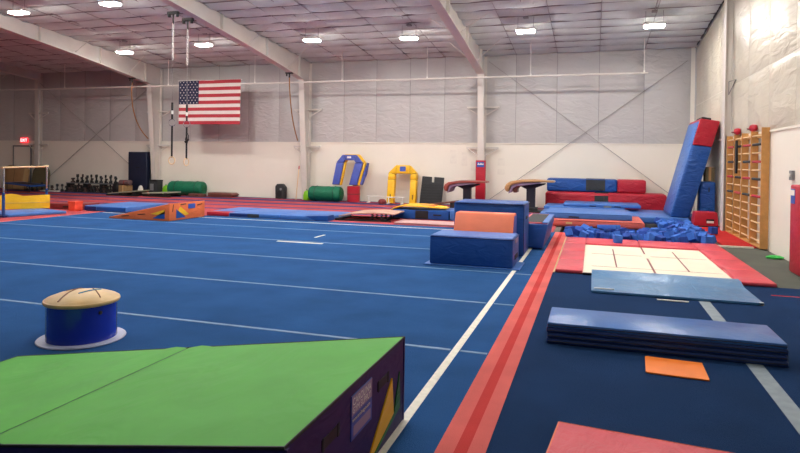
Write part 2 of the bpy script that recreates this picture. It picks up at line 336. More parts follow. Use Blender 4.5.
# ------------------------------------------------------------------ lamps
LAMPS = [(-16.0, 17.6), (-12.4, 17.2), (-8.5, 17.3), (-5.4, 17.6), (-1.9, 17.5), (1.5, 17.6)]
LAMPS += [(-15.75, 13.2), (-12.4, 13.1), (-8.7, 13.1), (-5.3, 13.1), (-1.9, 13.1), (1.5, 13.1)]
LAMPS += [(-15.7, 8.8), (-12.2, 8.8), (-8.7, 8.8), (-5.3, 8.8), (-1.9, 8.8), (1.5, 8.8)]
LAMPS += [(-8.7, 4.4), (-1.9, 4.4)]
names = {0: 'ceiling lamp above the green rolled mat, near left rafter', 1: 'ceiling lamp directly above the flag', 2: 'ceiling lamp right of the middle rafter', 3: 'ceiling lamp just left of right rafter', 4: 'ceiling lamp just right of the right rafter', 5: 'ceiling lamp nearest the right wall', 6: 'ceiling lamp at the far left top corner', 7: 'ceiling lamp at top edge, left of the ring cables'}
def make_lamp():
    t = thing('ceiling_lamp', '', 'lamp', group='high-bay ceiling lamps')
    b = BM(); prism(b, [(-.16, 0), (.16, 0), (.11, .07), (-.11, .07)], -.27, .27, 'x'); obj('housing', b, m_white, t)
    b = BM(); box(b, -.24, .24, -.13, .13, -.04, -.001, .008); obj('diffuser', b, m_lamp, t)
    for x in (-.22, .22):
        b = BM(); tube(b, [(x, 0, .06), (x, 0, .40)], .006, 5); obj('hanger_wire', b, m_grey, t)
    b = BM(); box(b, -.07, .07, -.07, .07, .36, .41, .005); obj('junction_box', b, m_seam, t)
    b = BM(); tube(b, [(0, 0, .40), (0, -3.4, .40+3.4/12)], .014, 6); obj('conduit', b, m_seam, t)
    return t
lamp0 = make_lamp()
for i, (x, y) in enumerate(LAMPS):
    lab = names.get(i, 'ceiling lamp out of view over the hall'); loc = (x, y, zc(y)-.44)
    if i == 0: lamp0.location = loc; lamp0['label'] = lab
    else: dup(lamp0, loc, 0, lab)

# ------------------------------------------------------------------ foreground wedge
t = thing('wedge_mat', 'large green topped incline wedge with purple sides in the foreground', 'wedge mat', (-1.085, 2.02, .014))
Lw, Ww, Hw = 3.11, 1.51, .505
def wz(x): return .035 + (Hw-.035)*(1 + x/Lw)
b = BM(); prism(b, [(-Lw, 0), (0, 0), (0, Hw-.006), (-Lw, .03)], .01, Ww-.01, 'y'); obj('side_cover', b, m_purple, t)
for x0, x1 in ((-Lw, -1.56), (-1.55, 0)):
    b = BM(); n, mth = 16, 10; g = []
    for i in range(n+1):
        row = []
        for j in range(mth+1):
            x = x0+(x1-x0)*i/n; y = Ww*j/mth; e = min(i, n-i, j, mth-j)
            h = 0 if e == 0 else .004*math.sin(9*y+5*x)*math.sin(4*x) + .006 + .004*math.sin(14*(y*.55+x))
            if (x0 < -2 and i == n-1) or (x0 > -2 and i == 1): h = .0105
            row.append(b.verts.new((x, y, wz(x)+h)))
        g.append(row)
    for i in range(n):
        for j in range(mth): b.faces.new((g[i][j], g[i+1][j], g[i+1][j+1], g[i][j+1]))
    bmesh.ops.recalc_face_normals(b, faces=b.faces[:]); obj('top_panel', b, m_green, t, smooth=True)
b = BM(); rim = [(-Lw, 0), (0, 0), (0, Ww), (-Lw, Ww)]
tube(b, [(x, y, wz(x)-.004) for x, y in rim], .008, 6, closed=True); obj('edge_binding', b, m_black, t)
b = BM(); box(b, -.02, .012, 0, .02, 0, Hw-.01); box(b, -.02, .004, Ww-.012, Ww+.004, 0, Hw-.01); obj('corner_piping', b, m_purple, t)
# emblem on the high face: orange and green triangles
def facepoly(name, pts, m, x=.008, th=.008):
    b = BM(); prism(b, pts, 0-.002, x, 'x'); return obj(name, b, m, t)
facepoly('emblem_triangle', [(.86, .01), (1.30, .12), (1.265, .335)], m_yellow)
facepoly('emblem_triangle', [(.95, .01), (1.42, .11), (1.41, .325), (1.315, .12), (1.06, .05)], m_forest, .0065)
# carrying handles
for y0 in (.33, 1.03):
    z0 = .335 if y0 < .8 else .34
    b = BM(); box(b, -.002, .003, y0, y0+.19, z0, z0+.05, .001); h = obj('carry_handle', b, m_black, t)
    for yy_ in (y0+.005, y0+.163):
        b = BM(); box(b, .002, .006, yy_, yy_+.022, z0-.006, z0+.056, .002); obj('handle_tab', b, m_char, h)
b = BM(); box(b, -.002, .005, .655, .935, .235, .452, .001); lb = obj('maker_label', b, m_sky, t)
Rl = Matrix.Translation((.006, .665, 0)) @ Matrix.Rotation(math.pi/2, 4, 'Z') @ Matrix.Rotation(math.pi/2, 4, 'X')
b = BM(); box(b, .004, .0062, .658, .932, .355, .449); obj('label_band', b, m_mauve, lb)
for s_, z_, sz, m_ in (('CAROLINA', .402, .050, m_white), ('GYM SUPPLY', .364, .043, m_white), ('www.carolinagym.com', .324, .026, m_paper)):
    text('label_text', s_, sz, m_, lb, Matrix.Translation((.0005, 0, z_)) @ Rl)
b = BM(); box(b, .004, .0058, .68, .915, .25, .30); obj('label_block', b, m_mauve, lb)

# ------------------------------------------------------------------ pommel mushroom
t = thing('mushroom_trainer', 'blue drum mushroom trainer with tan leather top on blue floor', 'mushroom', (-4.22, 4.17, .012)); t.scale = (.93, .93, .90)
b = BM(); lathe(b, [(.30, 0), (.375, 0), (.38, .006), (.375, .014), (.30, .016)], 48); obj('base_plate', b, mat('base_grey', (160, 165, 190), .4, var=.05), t, smooth=True)
b = BM(); lathe(b, [(.285, .012), (.30, .016), (.30, .36), (.29, .365)], 48); obj('drum', b, m_royal, t, smooth=True)
b = BM(); lathe(b, [(.302, .352), (.318, .356), (.326, .372), (.322, .388), (.306, .395)], 48); obj('rim', b, m_tan, t, smooth=True)
b = BM(); lathe(b, [(.319, .386), (.300, .403), (.22, .434), (.12, .455), (.03, .462)], 48); top = obj('leather_top', b, m_tan, t, smooth=True)
def dome(x, y):
    r = math.hypot(x, y); pr = [(0, .462), (.03, .462), (.12, .455), (.22, .434), (.300, .403), (.319, .386), (1, .38)]
    for (a, za), (c, zb) in zip(pr, pr[1:]):
        if a <= r <= c: return za + (zb-za)*(r-a)/(c-a) + .001
    return .38
for p0, p1, m_, wd in (((0.01, -0.28), (-0.14, 0.13), m_mark, 0.008), ((0.06, -0.1), (0.08, 0.14), m_teal, 0.009), ((-0.01, 0.13), (0.25, -0.04), m_mark, 0.006), ((-0.17, -0.02), (-0.15, 0.17), m_mark, 0.005)):
    b = BM(); N = 8; tube(b, [(p0[0]+(p1[0]-p0[0])*i/N, p0[1]+(p1[1]-p0[1])*i/N, dome(p0[0]+(p1[0]-p0[0])*i/N, p0[1]+(p1[1]-p0[1])*i/N)) for i in range(N+1)], wd, 5); obj('chalk_mark', b, m_, top)
b = BM(); lathe(b, [(.018, 0), (.018, .012)], 12, (.285, -.08, .29), 'x'); obj('bolt', b, m_black, t)

# ------------------------------------------------------------------ right hand floor mats
t = thing('panel_mat', 'blue folding panel mat folded into a stack of four on dark carpet', 'mat', (-.37, 5.45, .01))
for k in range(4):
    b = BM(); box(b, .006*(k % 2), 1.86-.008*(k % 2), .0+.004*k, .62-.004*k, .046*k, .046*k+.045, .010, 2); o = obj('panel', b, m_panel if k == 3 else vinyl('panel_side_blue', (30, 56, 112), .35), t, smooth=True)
    b = BM(); tube(b, [(.01, -.001+.004*k, .046*k+.0225), (1.85, -.001+.004*k, .046*k+.0225)], .004, 5); obj('edge_piping', b, m_black, o)
    b = BM(); box(b, 1.848, 1.862, .05, .57, .046*k+.012, .046*k+.034, .003); obj('velcro_strip', b, m_black, o)
b = BM(); P = [(.0, .0), (.41, -.03), (.40, -.42), (.39, -.435), (-.02, -.41), (-.035, -.39), (-.012, -.01)]
prism(b, P, 0, .012, 'z', .003); tag(obj('carpet_square', b, m_orange, loc=(.44, 5.34, .01)), 'flat orange rubber square in front of the panel mat', 'floor marker')
t = thing('red_mat', 'glossy red mat with ribbed cover at the bottom right edge', 'mat', (-.17, 3.72, .01))
b = BM(); prism(b, [(0, 0), (1.5, -.15), (1.4, -1.4), (-.12, -1.25)], 0, .045, 'z', .01); obj('body', b, m_redpad, t, smooth=True)
b = BM(); tube(b, [(0, 0, .04), (1.5, -.15, .04)], .006, 5); tube(b, [(0, 0, .04), (-.12, -1.25, .04)], .006, 5); obj('piping', b, m_salmon, t)
t = thing('landing_mat', 'thin shiny blue-grey mat lying across the near end of trampoline', 'mat', (0, 7.76, .012))
b = BM(); n = 20; g = []
for i in range(n+1):
    row = []
    for j in range(9):
        x = 1.86*i/n; y = 1.26*j/8; row.append(b.verts.new((x, y, .028 + .045*min(1, max(0, (y-.93)/.2)) + .004*math.sin(3.1*x)*math.sin(2*y))))
    g.append(row)
for i in range(n):
    for j in range(8): b.faces.new((g[i][j], g[i+1][j], g[i+1][j+1], g[i][j+1]))
ex = bmesh.ops.extrude_face_region(b, geom=b.faces[:]); bmesh.ops.translate(b, verts=[v for v in ex['geom'] if isinstance(v, bmesh.types.BMVert)], vec=(0, 0, -.024))
bmesh.ops.recalc_face_normals(b, faces=b.faces[:]); obj('body', b, m_bgrey, t, smooth=True)
b = BM(); box(b, 1.82, 1.865, 0, .03, .0, .03, .003); obj('corner_tab', b, m_white, t)
b = BM(); tube(b, [(.62, .02, .029), (.62, .9, .029)], .003, 4); tube(b, [(1.24, .02, .029), (1.24, .9, .029)], .003, 4); obj('fold_seam', b, m_bgrey, t)
for x, y, l, a, lab in ((.90, 7.62, .34, 0, 'white stick on dark carpet in front of the blue-grey mat'), (.15, 7.86, .24, .0, 'short white stick on the blue-grey mat near its left end')):
    b = BM(); box(b, -l/2, l/2, -.014, .014, 0, .012, .003); tag(obj('stick', b, m_white, loc=(x, y, .012 if y < 7.8 else .046), rz=a), lab, 'stick')

# ------------------------------------------------------------------ trampoline set in the floor
t = thing('trampoline', 'in-ground trampoline with cream bed and red frame pads', 'trampoline', (0, 8.95, .012))
b = BM(); n = 12; g = [[b.verts.new((-.15+2.03*i/n, .05+3.13*j/n, .018)) for j in range(n+1)] for i in range(n+1)]
for i in range(n):
    for j in range(n): b.faces.new((g[i][j], g[i+1][j], g[i+1][j+1], g[i][j+1]))
bed = obj('bed', b, m_cream, t)
for (x0, y0, x1, y1, wd) in ((.87, .1, .87, 3.2, .014), (.0, 2.05, 1.8, 2.05, .009), (.36, .75, .36, 2.75, .011), (1.36, .75, 1.36, 2.75, .011), (.0, .72, 1.8, .72, .006)):
    b = BM(); box(b, min(x0, x1)-wd*(x0 == x1), max(x0, x1)+wd*(x0 == x1), min(y0, y1)-wd*(y0 == y1), max(y0, y1)+wd*(y0 == y1), .0185, .0205); obj('bed_line', b, m_maroon, bed)
b = BM(); box(b, .80, .94, 1.8, 2.3, .0185, .0215); obj('bed_patch', b, m_cream, bed)
for k in range(4):
    b = BM(); box(b, -.50, -.12, .06+1.0*k, .06+1.0*(k+1)-.012, 0, .05, .015); obj('frame_pad', b, m_redpad, t, smooth=True)
    b = BM(); box(b, 1.85, 2.30, .02+1.02*k, .02+1.02*(k+1)-.012, 0, .05, .015); obj('frame_pad', b, m_redpad, t, smooth=True)
for k in range(2):
    b = BM(); box(b, -.12+.985*k, .86+.985*k, 3.17, 4.02, 0, .055, .025, 3); obj('frame_pad', b, m_redpad, t, smooth=True)
b = BM(); box(b, -.12, 1.85, .0, .05, 0, .03, .01); obj('frame_rail', b, m_black, t)

# ------------------------------------------------------------------ foam pit
cube_me = []
for m_, sz in ((m_foam, .15), (m_foam2, .15), (m_foam, .135)):
    b = BM(); box(b, -sz/2, sz/2, -sz/2, sz/2, -sz/2, sz/2, .006, 1); me = bpy.data.meshes.new('foam_cube'); b.to_mesh(me); b.free(); me.materials.append(m_); cube_me.append(me)
def foam(loc, rot, k, label='blue foam cube among the loose cubes filling the pit', group='foam cubes in the pit'):
    o = bpy.data.objects.new('foam_cube', cube_me[k]); C.objects.link(o); o.location = loc; o.rotation_euler = rot
    return tag(o, label, 'foam cube', group)
rnd = random.Random(3); spots = []
y = PIT[2]+.14
while y < PIT[3]-.1:
    x = PIT[0]+.14 + (.1 if int(y*5) % 2 else 0)
    while x < PIT[1]-.1:
        if not (y > 15.40 and x < 1.32): spots.append((x, y))
        x += .212
    y += .212
for i, (x, y) in enumerate(spots):
    foam((x, y, -.15+rnd.uniform(-.02, .02)), (rnd.uniform(-.12, .12), rnd.uniform(-.12, .12), rnd.uniform(0, 1.5)), rnd.choice((0, 0, 1, 2)))
up = [s for s in spots if rnd.random() < .72 and not (s[1] > 14.4 and s[0] < 1.45)]
upc = []
for x, y in up:
    if any(math.hypot(x-a, y-c) < .21 for a, c in upc): continue
    upc.append((x, y))
    foam((min(max(x+.1, PIT[0]+.15), PIT[1]-.15), min(y+.1, PIT[3]-.16), .06+rnd.uniform(-.005, .05)), (rnd.uniform(-.5, .5), rnd.uniform(-.5, .5), rnd.uniform(0, 1.5)), rnd.choice((0, 0, 1)))
foam((.47, 12.36, .012+.055+.076), (0, 0, .15), 0, 'single blue foam cube resting on the trampoline far pad', None)
foam((2.58, 15.05, .124), (0, 0, .3), 1, 'dark blue foam cube lying on red carpet beside the pit', None)
b = BM(); box(b, -.05, .05, -.46, .46, -.04, .04, .01); o = tag(obj('foam_stick', b, m_foam, loc=(.33, 13.72, .235), rz=.4), 'long blue foam bar lying over the loose cubes', 'foam bar'); o.rotation_euler = (-.1, 0, .42)

# ------------------------------------------------------------------ mats stacked behind the pit
def soft(name, label, x0, x1, y0, y1, z0, z1, m, bev=.04, cat='mat', group=None):
    t = thing(name, label, cat, ((x0+x1)/2, (y0+y1)/2, z0), group=group); hx, hy = (x1-x0)/2, (y1-y0)/2
    b = BM(); box(b, -hx, hx, -hy, hy, 0, z1-z0, bev, 3); t['_'] = 0; del t['_']
    obj('body', b, m, t, smooth=True); return t, hx, hy, z1-z0
def patch(t, name, x0, x1, y, z0, z1, m, th=.006):
    b = BM(); box(b, x0, x1, y-th, y+.012, z0, z1, .002); return obj(name, b, m, t)
t, hx, hy, h = soft('crash_mat', 'low wide blue mat lying behind the foam pit against stacked mats', -1.42, 2.42, 17.32, 19.95, .012, .19, m_blue_l)
patch(t, 'handle', -.7, -.45, -hy, .07, .11, m_black)
t, hx, hy, h = soft('landing_mat', 'faded red mat at pit edge with a blue mat on top', -.95, 1.20, 15.47, 17.28, .012, .19, vinyl('vinyl_faded_red', (200, 92, 80), .45, .5, 5), .06)
patch(t, 'logo_ring', -.75, -.6, -hy, .07, .12, m_tan); b = BM(); tube(b, [(-hx+.08, -hy-.002, .16), (hx-.08, -hy-.002, .16)], .006, 5); obj('piping', b, m_maroon, t)
t, hx, hy, h = soft('landing_mat', 'blue mat lying on top of the faded red mat', -1.16, .92, 15.75, 17.55, .192, .335, m_blue_l, .02)
patch(t, 'handle', -.45, -.2, -hy, .03, .06, m_black); b = BM(); tube(b, [(-hx+.02, -hy-.001, h-.014), (hx-.02, -hy-.001, h-.014)], .005, 5); obj('piping', b, m_blue_d, t)
t, hx, hy, h = soft('folded_mat', 'thin blue folded mat under the red bolster, lower of two', -1.42, .9, 18.9, 20.35, .192, .27, m_blue_l, .02)
t, hx, hy, h = soft('folded_mat', 'thin blue folded mat with black handles, upper of two in front of red bolster', -.85, 1.35, 19.0, 20.3, .272, .37, m_blue_l, .03)
for x in (-.25, .45): patch(t, 'handle', x-.09, x+.09, -hy, .02, .05, m_black)
patch(t, 'velcro_patch', .06, .28, -hy, .0, .05, m_grey)
t, hx, hy, h = soft('red_bolster', 'long red stacked mat with grey centre patch against back wall', -1.5, 2.2, 20.45, 21.40, .012, .645, m_red_w, .09)
patch(t, 'grey_patch', -.30, .12, -hy, .1, h-.1, m_char); patch(t, 'red_seam', -.02, 0, -hy, .08, h-.08, m_maroon)
b = BM(); box(b, -.3, .12, -hy+.03, hy-.05, h-.02, h+.004, .002); obj('patch_top', b, m_char, t)
t = thing('mat_bolster', 'long blue and red mat with grey patch, topmost on the stack', 'mat', (0, 20.98, .652))
for nm, x0, x1, m_ in (('blue_section', -1.46, .74, m_blue_w), ('red_section', .74, 1.6, m_red_w)):
    b = BM(); box(b, x0, x1, -.42, .42, 0, .42, .06, 3); obj(nm, b, m_, t, smooth=True)
p = patch(t, 'grey_patch', -.22, .37, -.42, .05, .40, m_char)
for x in (-.08, .07, .22): b = BM(); box(b, x-.04, x+.04, -.44, -.425, .07, .11, .005); obj('vent', b, m_black, p)
b = BM(); box(b, -.22, .37, -.36, .36, .40, .4255, .002); obj('patch_top', b, m_char, t)
# big mat leaning on the gable wall
Yf, Yb = 17.36, 19.2
A, Bq, Cq, D = Vector((1.96, .195)), Vector((2.42, .195)), Vector((3.10, 2.72)), Vector((2.63, 2.80))
t = thing('crash_mat', 'tall thick blue crash mat with red end leaning against the right wall', 'mat', (A.x, Yf, 0))
def lerp(a, b_, f): return a + (b_-a)*f
f0 = .735
b = BM(); prism(b, [tuple(p-Vector((A.x, 0))) for p in (A, Bq, lerp(Bq, Cq, f0), lerp(A, D, f0))], 0, Yb-Yf, 'y', .05, 3); obj('blue_body', b, m_blue_w, t, smooth=True)
b = BM(); prism(b, [tuple(p-Vector((A.x, 0))) for p in (lerp(A, D, f0), lerp(Bq, Cq, f0), Cq, D)], .0, Yb-Yf, 'y', .04, 3); obj('red_end', b, m_red_w, t, smooth=True)
nrm = Vector((-(D-A).y, (D-A).x)).normalized()*.012
b = BM(); prism(b, [tuple(p-Vector((A.x, 0))) for p in (lerp(A, D, .03)+nrm, lerp(A, D, .97)+nrm, lerp(A, D, .97)-nrm, lerp(A, D, .03)-nrm)], .04, Yb-Yf-.02, 'y', .008); obj('face_cover', b, m_blue_lit_w, t, smooth=True)  # broad blue face; lamp light falling on it is put into the paler colour
dv = (Cq-D)
b = BM(); prism(b, [tuple(p-Vector((A.x, 0))) for p in (D+dv*.05+Vector((0, -.02)), D+dv*.55+Vector((0, -.02)), D+dv*.52+Vector((.01, .045)), D+dv*.08+Vector((.01, .045)))], .02, .9, 'y', .008); obj('end_strap', b, m_black, t)
# things in the right corner
t = thing('storage_mat', 'blue wrinkled upright mat standing in right corner under leaning mat', 'mat', (2.86, 17.72, .03))
b = BM(); box(b, -.19, .19, -.18, .22, 0, 1.12, .05, 3); obj('body', b, m_blue_w, t, smooth=True); b = BM(); box(b, .02, .045, -.19, -.175, .85, .97, .004); obj('handle', b, m_black, t)
t = thing('cardboard_box', 'olive box on top of the upright blue mat in corner', 'box', (2.86, 17.75, 1.152))
b = BM(); box(b, -.05, .17, -.14, .16, 0, .38, .006); obj('body', b, m_olive, t); b = BM(); box(b, .03, .09, -.142, .162, .01, .383, .002); obj('packing_tape', b, m_khaki, t)
t = thing('spotting_block', 'red vinyl block with a white label beside the foam pit', 'block', (2.72, 17.0, .03))
b = BM(); prism(b, [(-.29, 0), (.29, 0), (.25, .37), (-.25, .37)], -.2, .25, 'y', .02); obj('body', b, m_red, t, smooth=True)
b = BM(); box(b, .0, .18, -.215, -.195, .11, .20, .003); s_ = obj('hand_slot', b, m_black, t); b = BM(); box(b, .01, .17, -.222, -.21, .10, .155, .002); obj('slot_label', b, m_white, s_)
b = BM(); box(b, -.24, .28, -.22, -.19, .0, .03, .002); obj('base_strip', b, m_black, t)

# ------------------------------------------------------------------ wall bars
t = thing('wall_bars', 'wooden climbing wall bars with red and dark grips on right wall', 'wall bars', (XR-.015, 0, .03))
UY = [15.95, 15.17, 14.45, 13.66, 12.85]; ZT = 2.22
for i, y in enumerate(UY):
    b = BM(); box(b, -.135, 0, y-.022, y+.022, 0, ZT+(.06 if i == 4 else .02), .005); obj('upright', b, m_wood, t)
grips = {0: 'rdrd', 1: 'd.dr', 2: 'rdrd', 3: 'drdr'}
for i in range(4):
    ya, yb = UY[i+1]+.022, UY[i]-.022
    for k in range(13):
        z = ZT-.02-.168*k-.06
        b = BM(); tube(b, [(-.105, ya, z), (-.105, yb, z)], .015, 8); r_ = obj('rung', b, m_wood_l, t)
        if k in (1, 3, 5, 7):
            c_ = grips[i][(k-1)//2]
            if c_ != '.':
                b = BM(); tube(b, [(-.105, ya+.06, z), (-.105, yb-.06, z)], [.027, .027], 10); obj('grip_sleeve', b, m_red if c_ == 'r' else m_char, r_, smooth=True)
    b = BM(); box(b, -.03, -.005, ya, yb, ZT-.12, ZT-.04, .003); obj('back_rail', b, m_wood, t)
b = BM(); box(b, -.13, 0, UY[4], UY[0], .0, .03, .004); obj('base_rail', b, m_wood, t)
for y, lab in ((15.17, 'red rounded pad on top of wall bars, the further one'), (13.75, 'red rounded pad on top of wall bars, the nearer one')):
    t2 = thing('red_pad', lab, 'pad', (XR-.09, y, .03+ZT+.02)); b = BM(); lathe(b, [(.03, 0), (.10, .02), (.125, .07), (.10, .13), (.03, .15)], 14, sy=1.25, sx=.6); obj('padding', b, m_red, t2, smooth=True)
    b = BM(); tube(b, [(-.075, -.06, .05), (-.11, 0, .06), (-.075, .06, .05)], .012, 6); obj('strap', b, m_maroon, t2)
b = BM(); prism(b, [(-.05, 0), (.05, 0), (.09, -.45), (.05, -.72), (-.06, -.72), (-.08, -.4)], -.02, .02, 'x', .008); o = tag(obj('strap_bag', b, m_black, loc=(XR-.175, 14.80, 2.13)), 'black strap hanging from the top of wall bars', 'strap')
# padded post and floor scrap near the right edge
t = thing('wall_pad', 'tall red wall pad with blue label at right edge', 'wall pad', (XR-.02, 10.45, .008))
b = BM(); box(b, -.29, 0, -.55, .02, 0, 1.31, .03, 3); obj('padding', b, m_red, t, smooth=True)
b = BM(); box(b, -.296, -.284, -.22, -.03, 1.03, 1.25, .002); p = obj('maker_label', b, m_sky, t); b = BM(); box(b, -.30, -.29, -.21, -.04, 1.15, 1.23, .002); obj('label_print', b, m_paper, p)
b = BM(); box(b, -.26, -.1, .008, .024, 1.03, 1.25, .002); p = obj('maker_label', b, m_sky, t)
b = BM(); lathe(b, [(.02, 0), (.1, .01), (.11, .035), (.06, .06), (.01, .065)], 14, sx=1.3, sy=.7); tag(obj('green_cloth', b, mat('bright_green', (60, 190, 80), .7, .8, 30, .1), loc=(2.97, 11.75, .006)), 'crumpled bright green cloth on grey carpet by right wall', 'cloth')

# ------------------------------------------------------------------ blocks in the middle of the floor
t = thing('spotting_block', 'low long blue block in front of the salmon wedge', 'block', (-1.73, 9.30, .016))
b = BM(); box(b, -.63, .63, -.38, .36, .0, .435, .025, 3); obj('body', b, m_blue, t, smooth=True)
b = BM(); box(b, -.61, .61, -.35, .33, .428, .440, .005); obj('top_cover', b, m_blue_l, t)
for z in (.10, .34): b = BM(); box(b, .62, .64, -.16, .16, z, z+.07, .006); obj('end_strap', b, m_mauve if z > .3 else m_black, t)
b = BM(); tube(b, [(-.61, -.384, .42), (.61, -.384, .42), (.634, -.36, .42), (.634, .34, .42)], .007, 6); obj('piping', b, m_blue_d, t)
b = BM(); box(b, -.71, .73, -.40, .30, 0, .018, .006); tag(obj('base_mat', b, m_blue_l, loc=(-1.73, 9.30, .012)), 'thin light blue mat under the long blue block', 'mat')
t['label'] = 'low long blue block in front of the salmon wedge'; t.location.z = .031
t = thing('wedge_mat', 'salmon orange angled wedge behind the long blue block', 'wedge mat', (-1.69, 9.98, .014))
b = BM(); prism(b, [(-.27, 0), (.19, 0), (.19, .735), (-.10, .735), (-.27, .40)], -.485, .485, 'x', .02); obj('body', b, m_salmon, t, smooth=True)
b = BM(); prism(b, [(-.25, .02), (.17, .02), (.17, .70), (-.09, .70), (-.25, .39)], .48, .492, 'x'); obj('side_panel', b, m_periw, t)
t = thing('crash_mat', 'tall upright blue mat standing behind the salmon wedge', 'mat', (-1.65, 10.66, .014))
b = BM(); box(b, -.64, .56, -.40, .42, 0, .885, .035, 3); obj('body', b, m_blue, t, smooth=True)
b = BM(); box(b, .555, .568, -.12, .12, .60, .65, .004); obj('handle', b, m_black, t)
b = BM(); tube(b, [(-.61, -.406, .865), (.54, -.406, .865), (.566, -.38, .865), (.566, .38, .865)], .008, 6); tube(b, [(.558, -.4, .05), (.558, -.4, .85)], .007, 6); obj('piping', b, m_blue_d, t)
t = thing('spotting_block', 'blue trough block with pink rim and grey carpeted top', 'block', (-1.0, 12.2, .014))
b = BM(); prism(b, [(-.27, .02), (.15, .02), (.24, .46), (-.27, .46)], -.98, 1.0, 'y', .02); obj('body', b, m_blue, t, smooth=True)
b = BM(); box(b, -.25, .225, -.93, .97, .455, .485, .01); obj('rim', b, m_redpad, t, smooth=True)
b = BM(); box(b, -.20, .13, -.88, .84, .478, .492, .004); obj('carpet_top', b, m_char, t)
b = BM(); prism(b, [(.135, .475), (.235, .475), (.235, .492), (.135, .492)], -.95, .9, 'y'); obj('rim_cover', b, m_blue_l, t)
b = BM()
for x in (-.2, .1):
    for y in (-.9, .9): box(b, x-.03, x+.03, y-.03, y+.03, 0, .025)
obj('foot', b, m_black, t)

# ------------------------------------------------------------------ mats and boards along the far side of the floor
t = thing('incline_mat', 'small orange incline wedge with yellow and blue cut-out shapes', 'wedge mat', (-9.92, 12.45, .014))
b = BM(); prism(b, [(-1.85, 0), (0, 0), (0, .43), (-1.85, .03)], 0, 1.42, 'y', .012); obj('body', b, m_oran2, t, smooth=True)
def fx(nm, pts, m, parent=t): b = BM(); prism(b, pts, -.001, .007, 'x'); return obj(nm, b, m, parent)
def fy(nm, pts, m, parent=t): b = BM(); prism(b, pts, -.007, .001, 'y'); return obj(nm, b, m, parent)
fy('blue_shape', [(-.5, .05), (-.14, .05), (-.14, .24)], m_blue); fy('yellow_shape', [(-.56, .16), (-.14, .28), (-.14, .18), (-.3, .13)], m_yellow)
fx('blue_shape', [(.25, .05), (.62, .05), (.25, .28)], m_blue); fx('yellow_shape', [(.32, .22), (.4, .34), (.75, .12), (.6, .1)], m_yellow); fx('blue_shape', [(.72, .26), (1.0, .26), (1.0, .38), (.72, .38)], m_sky)
fy('slot', [(-.95, .12), (-.72, .14), (-.72, .16), (-.95, .14)], m_black); fy('slot', [(-1.45, .06), (-1.22, .08), (-1.22, .10), (-1.45, .08)], m_black)
fx('slot', [(.12, .22), (.16, .40), (.14, .40), (.10, .22)], m_black); fx('slot', [(1.1, .32), (1.3, .34), (1.3, .36), (1.1, .34)], m_black); fx('slot', [(.42, .37), (.62, .38), (.62, .40), (.42, .39)], m_black)
t = thing('panel_mat', 'long pale blue mat with red end on the far edge of floor', 'mat', (-8.27, 15.05, .014))
for x0, x1, m_ in ((-1.78, -1.08, m_red), (-1.08, .45, m_blue_l), (.45, 1.82, m_blue_l)):
    b = BM(); box(b, x0+.004, x1-.004, -.92, .75, 0, .105, .02); obj('panel', b, m_, t, smooth=True)
b = BM(); box(b, -1.04, -.5, -.926, -.91, .02, .09, .003); obj('front_band', b, m_blue_d, t); b = BM(); box(b, -.5, -.15, -.928, -.91, .01, .095, .003); obj('velcro_patch', b, m_char, t)
b = BM(); box(b, -1.78, -1.08, -.60, .74, .101, .11, .002); obj('top_cover', b, m_blue_l, t)
b = BM(); prism(b, [(1.5, .0), (1.85, .0), (1.85, .14), (1.2, .11)], -.93, -.55, 'y', .008); w_ = obj('end_flap', b, m_blue, t)
t = thing('panel_mat', 'pale blue mat with dark patch beside the orange bucket block', 'mat', (-13.35, 14.7, .014))
b = BM(); box(b, -.62, .85, -.85, .95, 0, .15, .025, 3); obj('body', b, m_blue_l, t, smooth=True); b = BM(); box(b, -.62, -.2, -.857, -.84, .02, .13, .003); obj('dark_patch', b, m_blue_d, t); b = BM(); box(b, -.18, .82, -.855, -.84, .03, .12, .003); obj('front_cover', b, m_blue, t)
t = thing('foam_block', 'bright coral orange block on the red carpet at left', 'block', (-14.16, 13.72, .014))
b = BM(); box(b, -.12, .12, -.14, .14, 0, .27, .012); obj('body', b, m_coral, t, smooth=True); b = BM(); box(b, -.132, .132, -.152, .152, .21, .275, .008); obj('lid', b, m_coral, t)
t = thing('landing_mat', 'dark red mat between yellow mat and coral block', 'mat', (-14.72, 14.25, .014)); b = BM(); box(b, -.6, .42, -.35, .5, 0, .16, .02); obj('body', b, m_maroon, t, smooth=True); b = BM(); box(b, -.1, .2, -.357, -.34, .06, .1, .002); obj('handle', b, m_black, t)
t = thing('landing_mat', 'flat blue mat under the practice bar at left edge', 'mat', (-14.35, 12.35, .014), rz=-.25)
b = BM(); box(b, -.9, .5, -.72, .75, 0, .07, .015); obj('body', b, m_blue_l, t, smooth=True); b = BM(); box(b, -.2, .1, -.726, -.71, .02, .05, .002); obj('handle', b, m_black, t)
# yellow folded mat below the practice bar
yl, yr = Vector((-15.55, 12.35)), Vector((-14.80, 13.42)); ang = math.atan2(yr.y-yl.y, yr.x-yl.x)
t = thing('folded_mat', 'creased yellow mat standing under the practice bar', 'mat', (yl.x, yl.y, .086), rz=ang)
b = BM(); n = 10; g = []
for i in range(n+1):
    a = i/n; zt = .33 + .08*math.sin(math.pi*min(1, a*2)) * (1 if a < .5 else .4) + .06*a; o_ = .025*math.sin(7*a)
    g.append([b.verts.new(p) for p in ((1.32*a, o_, 0), (1.32*a, o_-.02, zt*.5), (1.32*a, o_+.01, zt), (1.32*a, .13+o_, zt-.03), (1.32*a, .15, 0))])
for A_, B_ in zip(g, g[1:]):
    for k in range(5): b.faces.new((A_[k], A_[(k+1) % 5], B_[(k+1) % 5], B_[k]))
b.faces.new(g[0]); b.faces.new(g[-1][::-1]); bmesh.ops.recalc_face_normals(b, faces=b.faces[:]); obj('body', b, m_yellow, t, smooth=True)
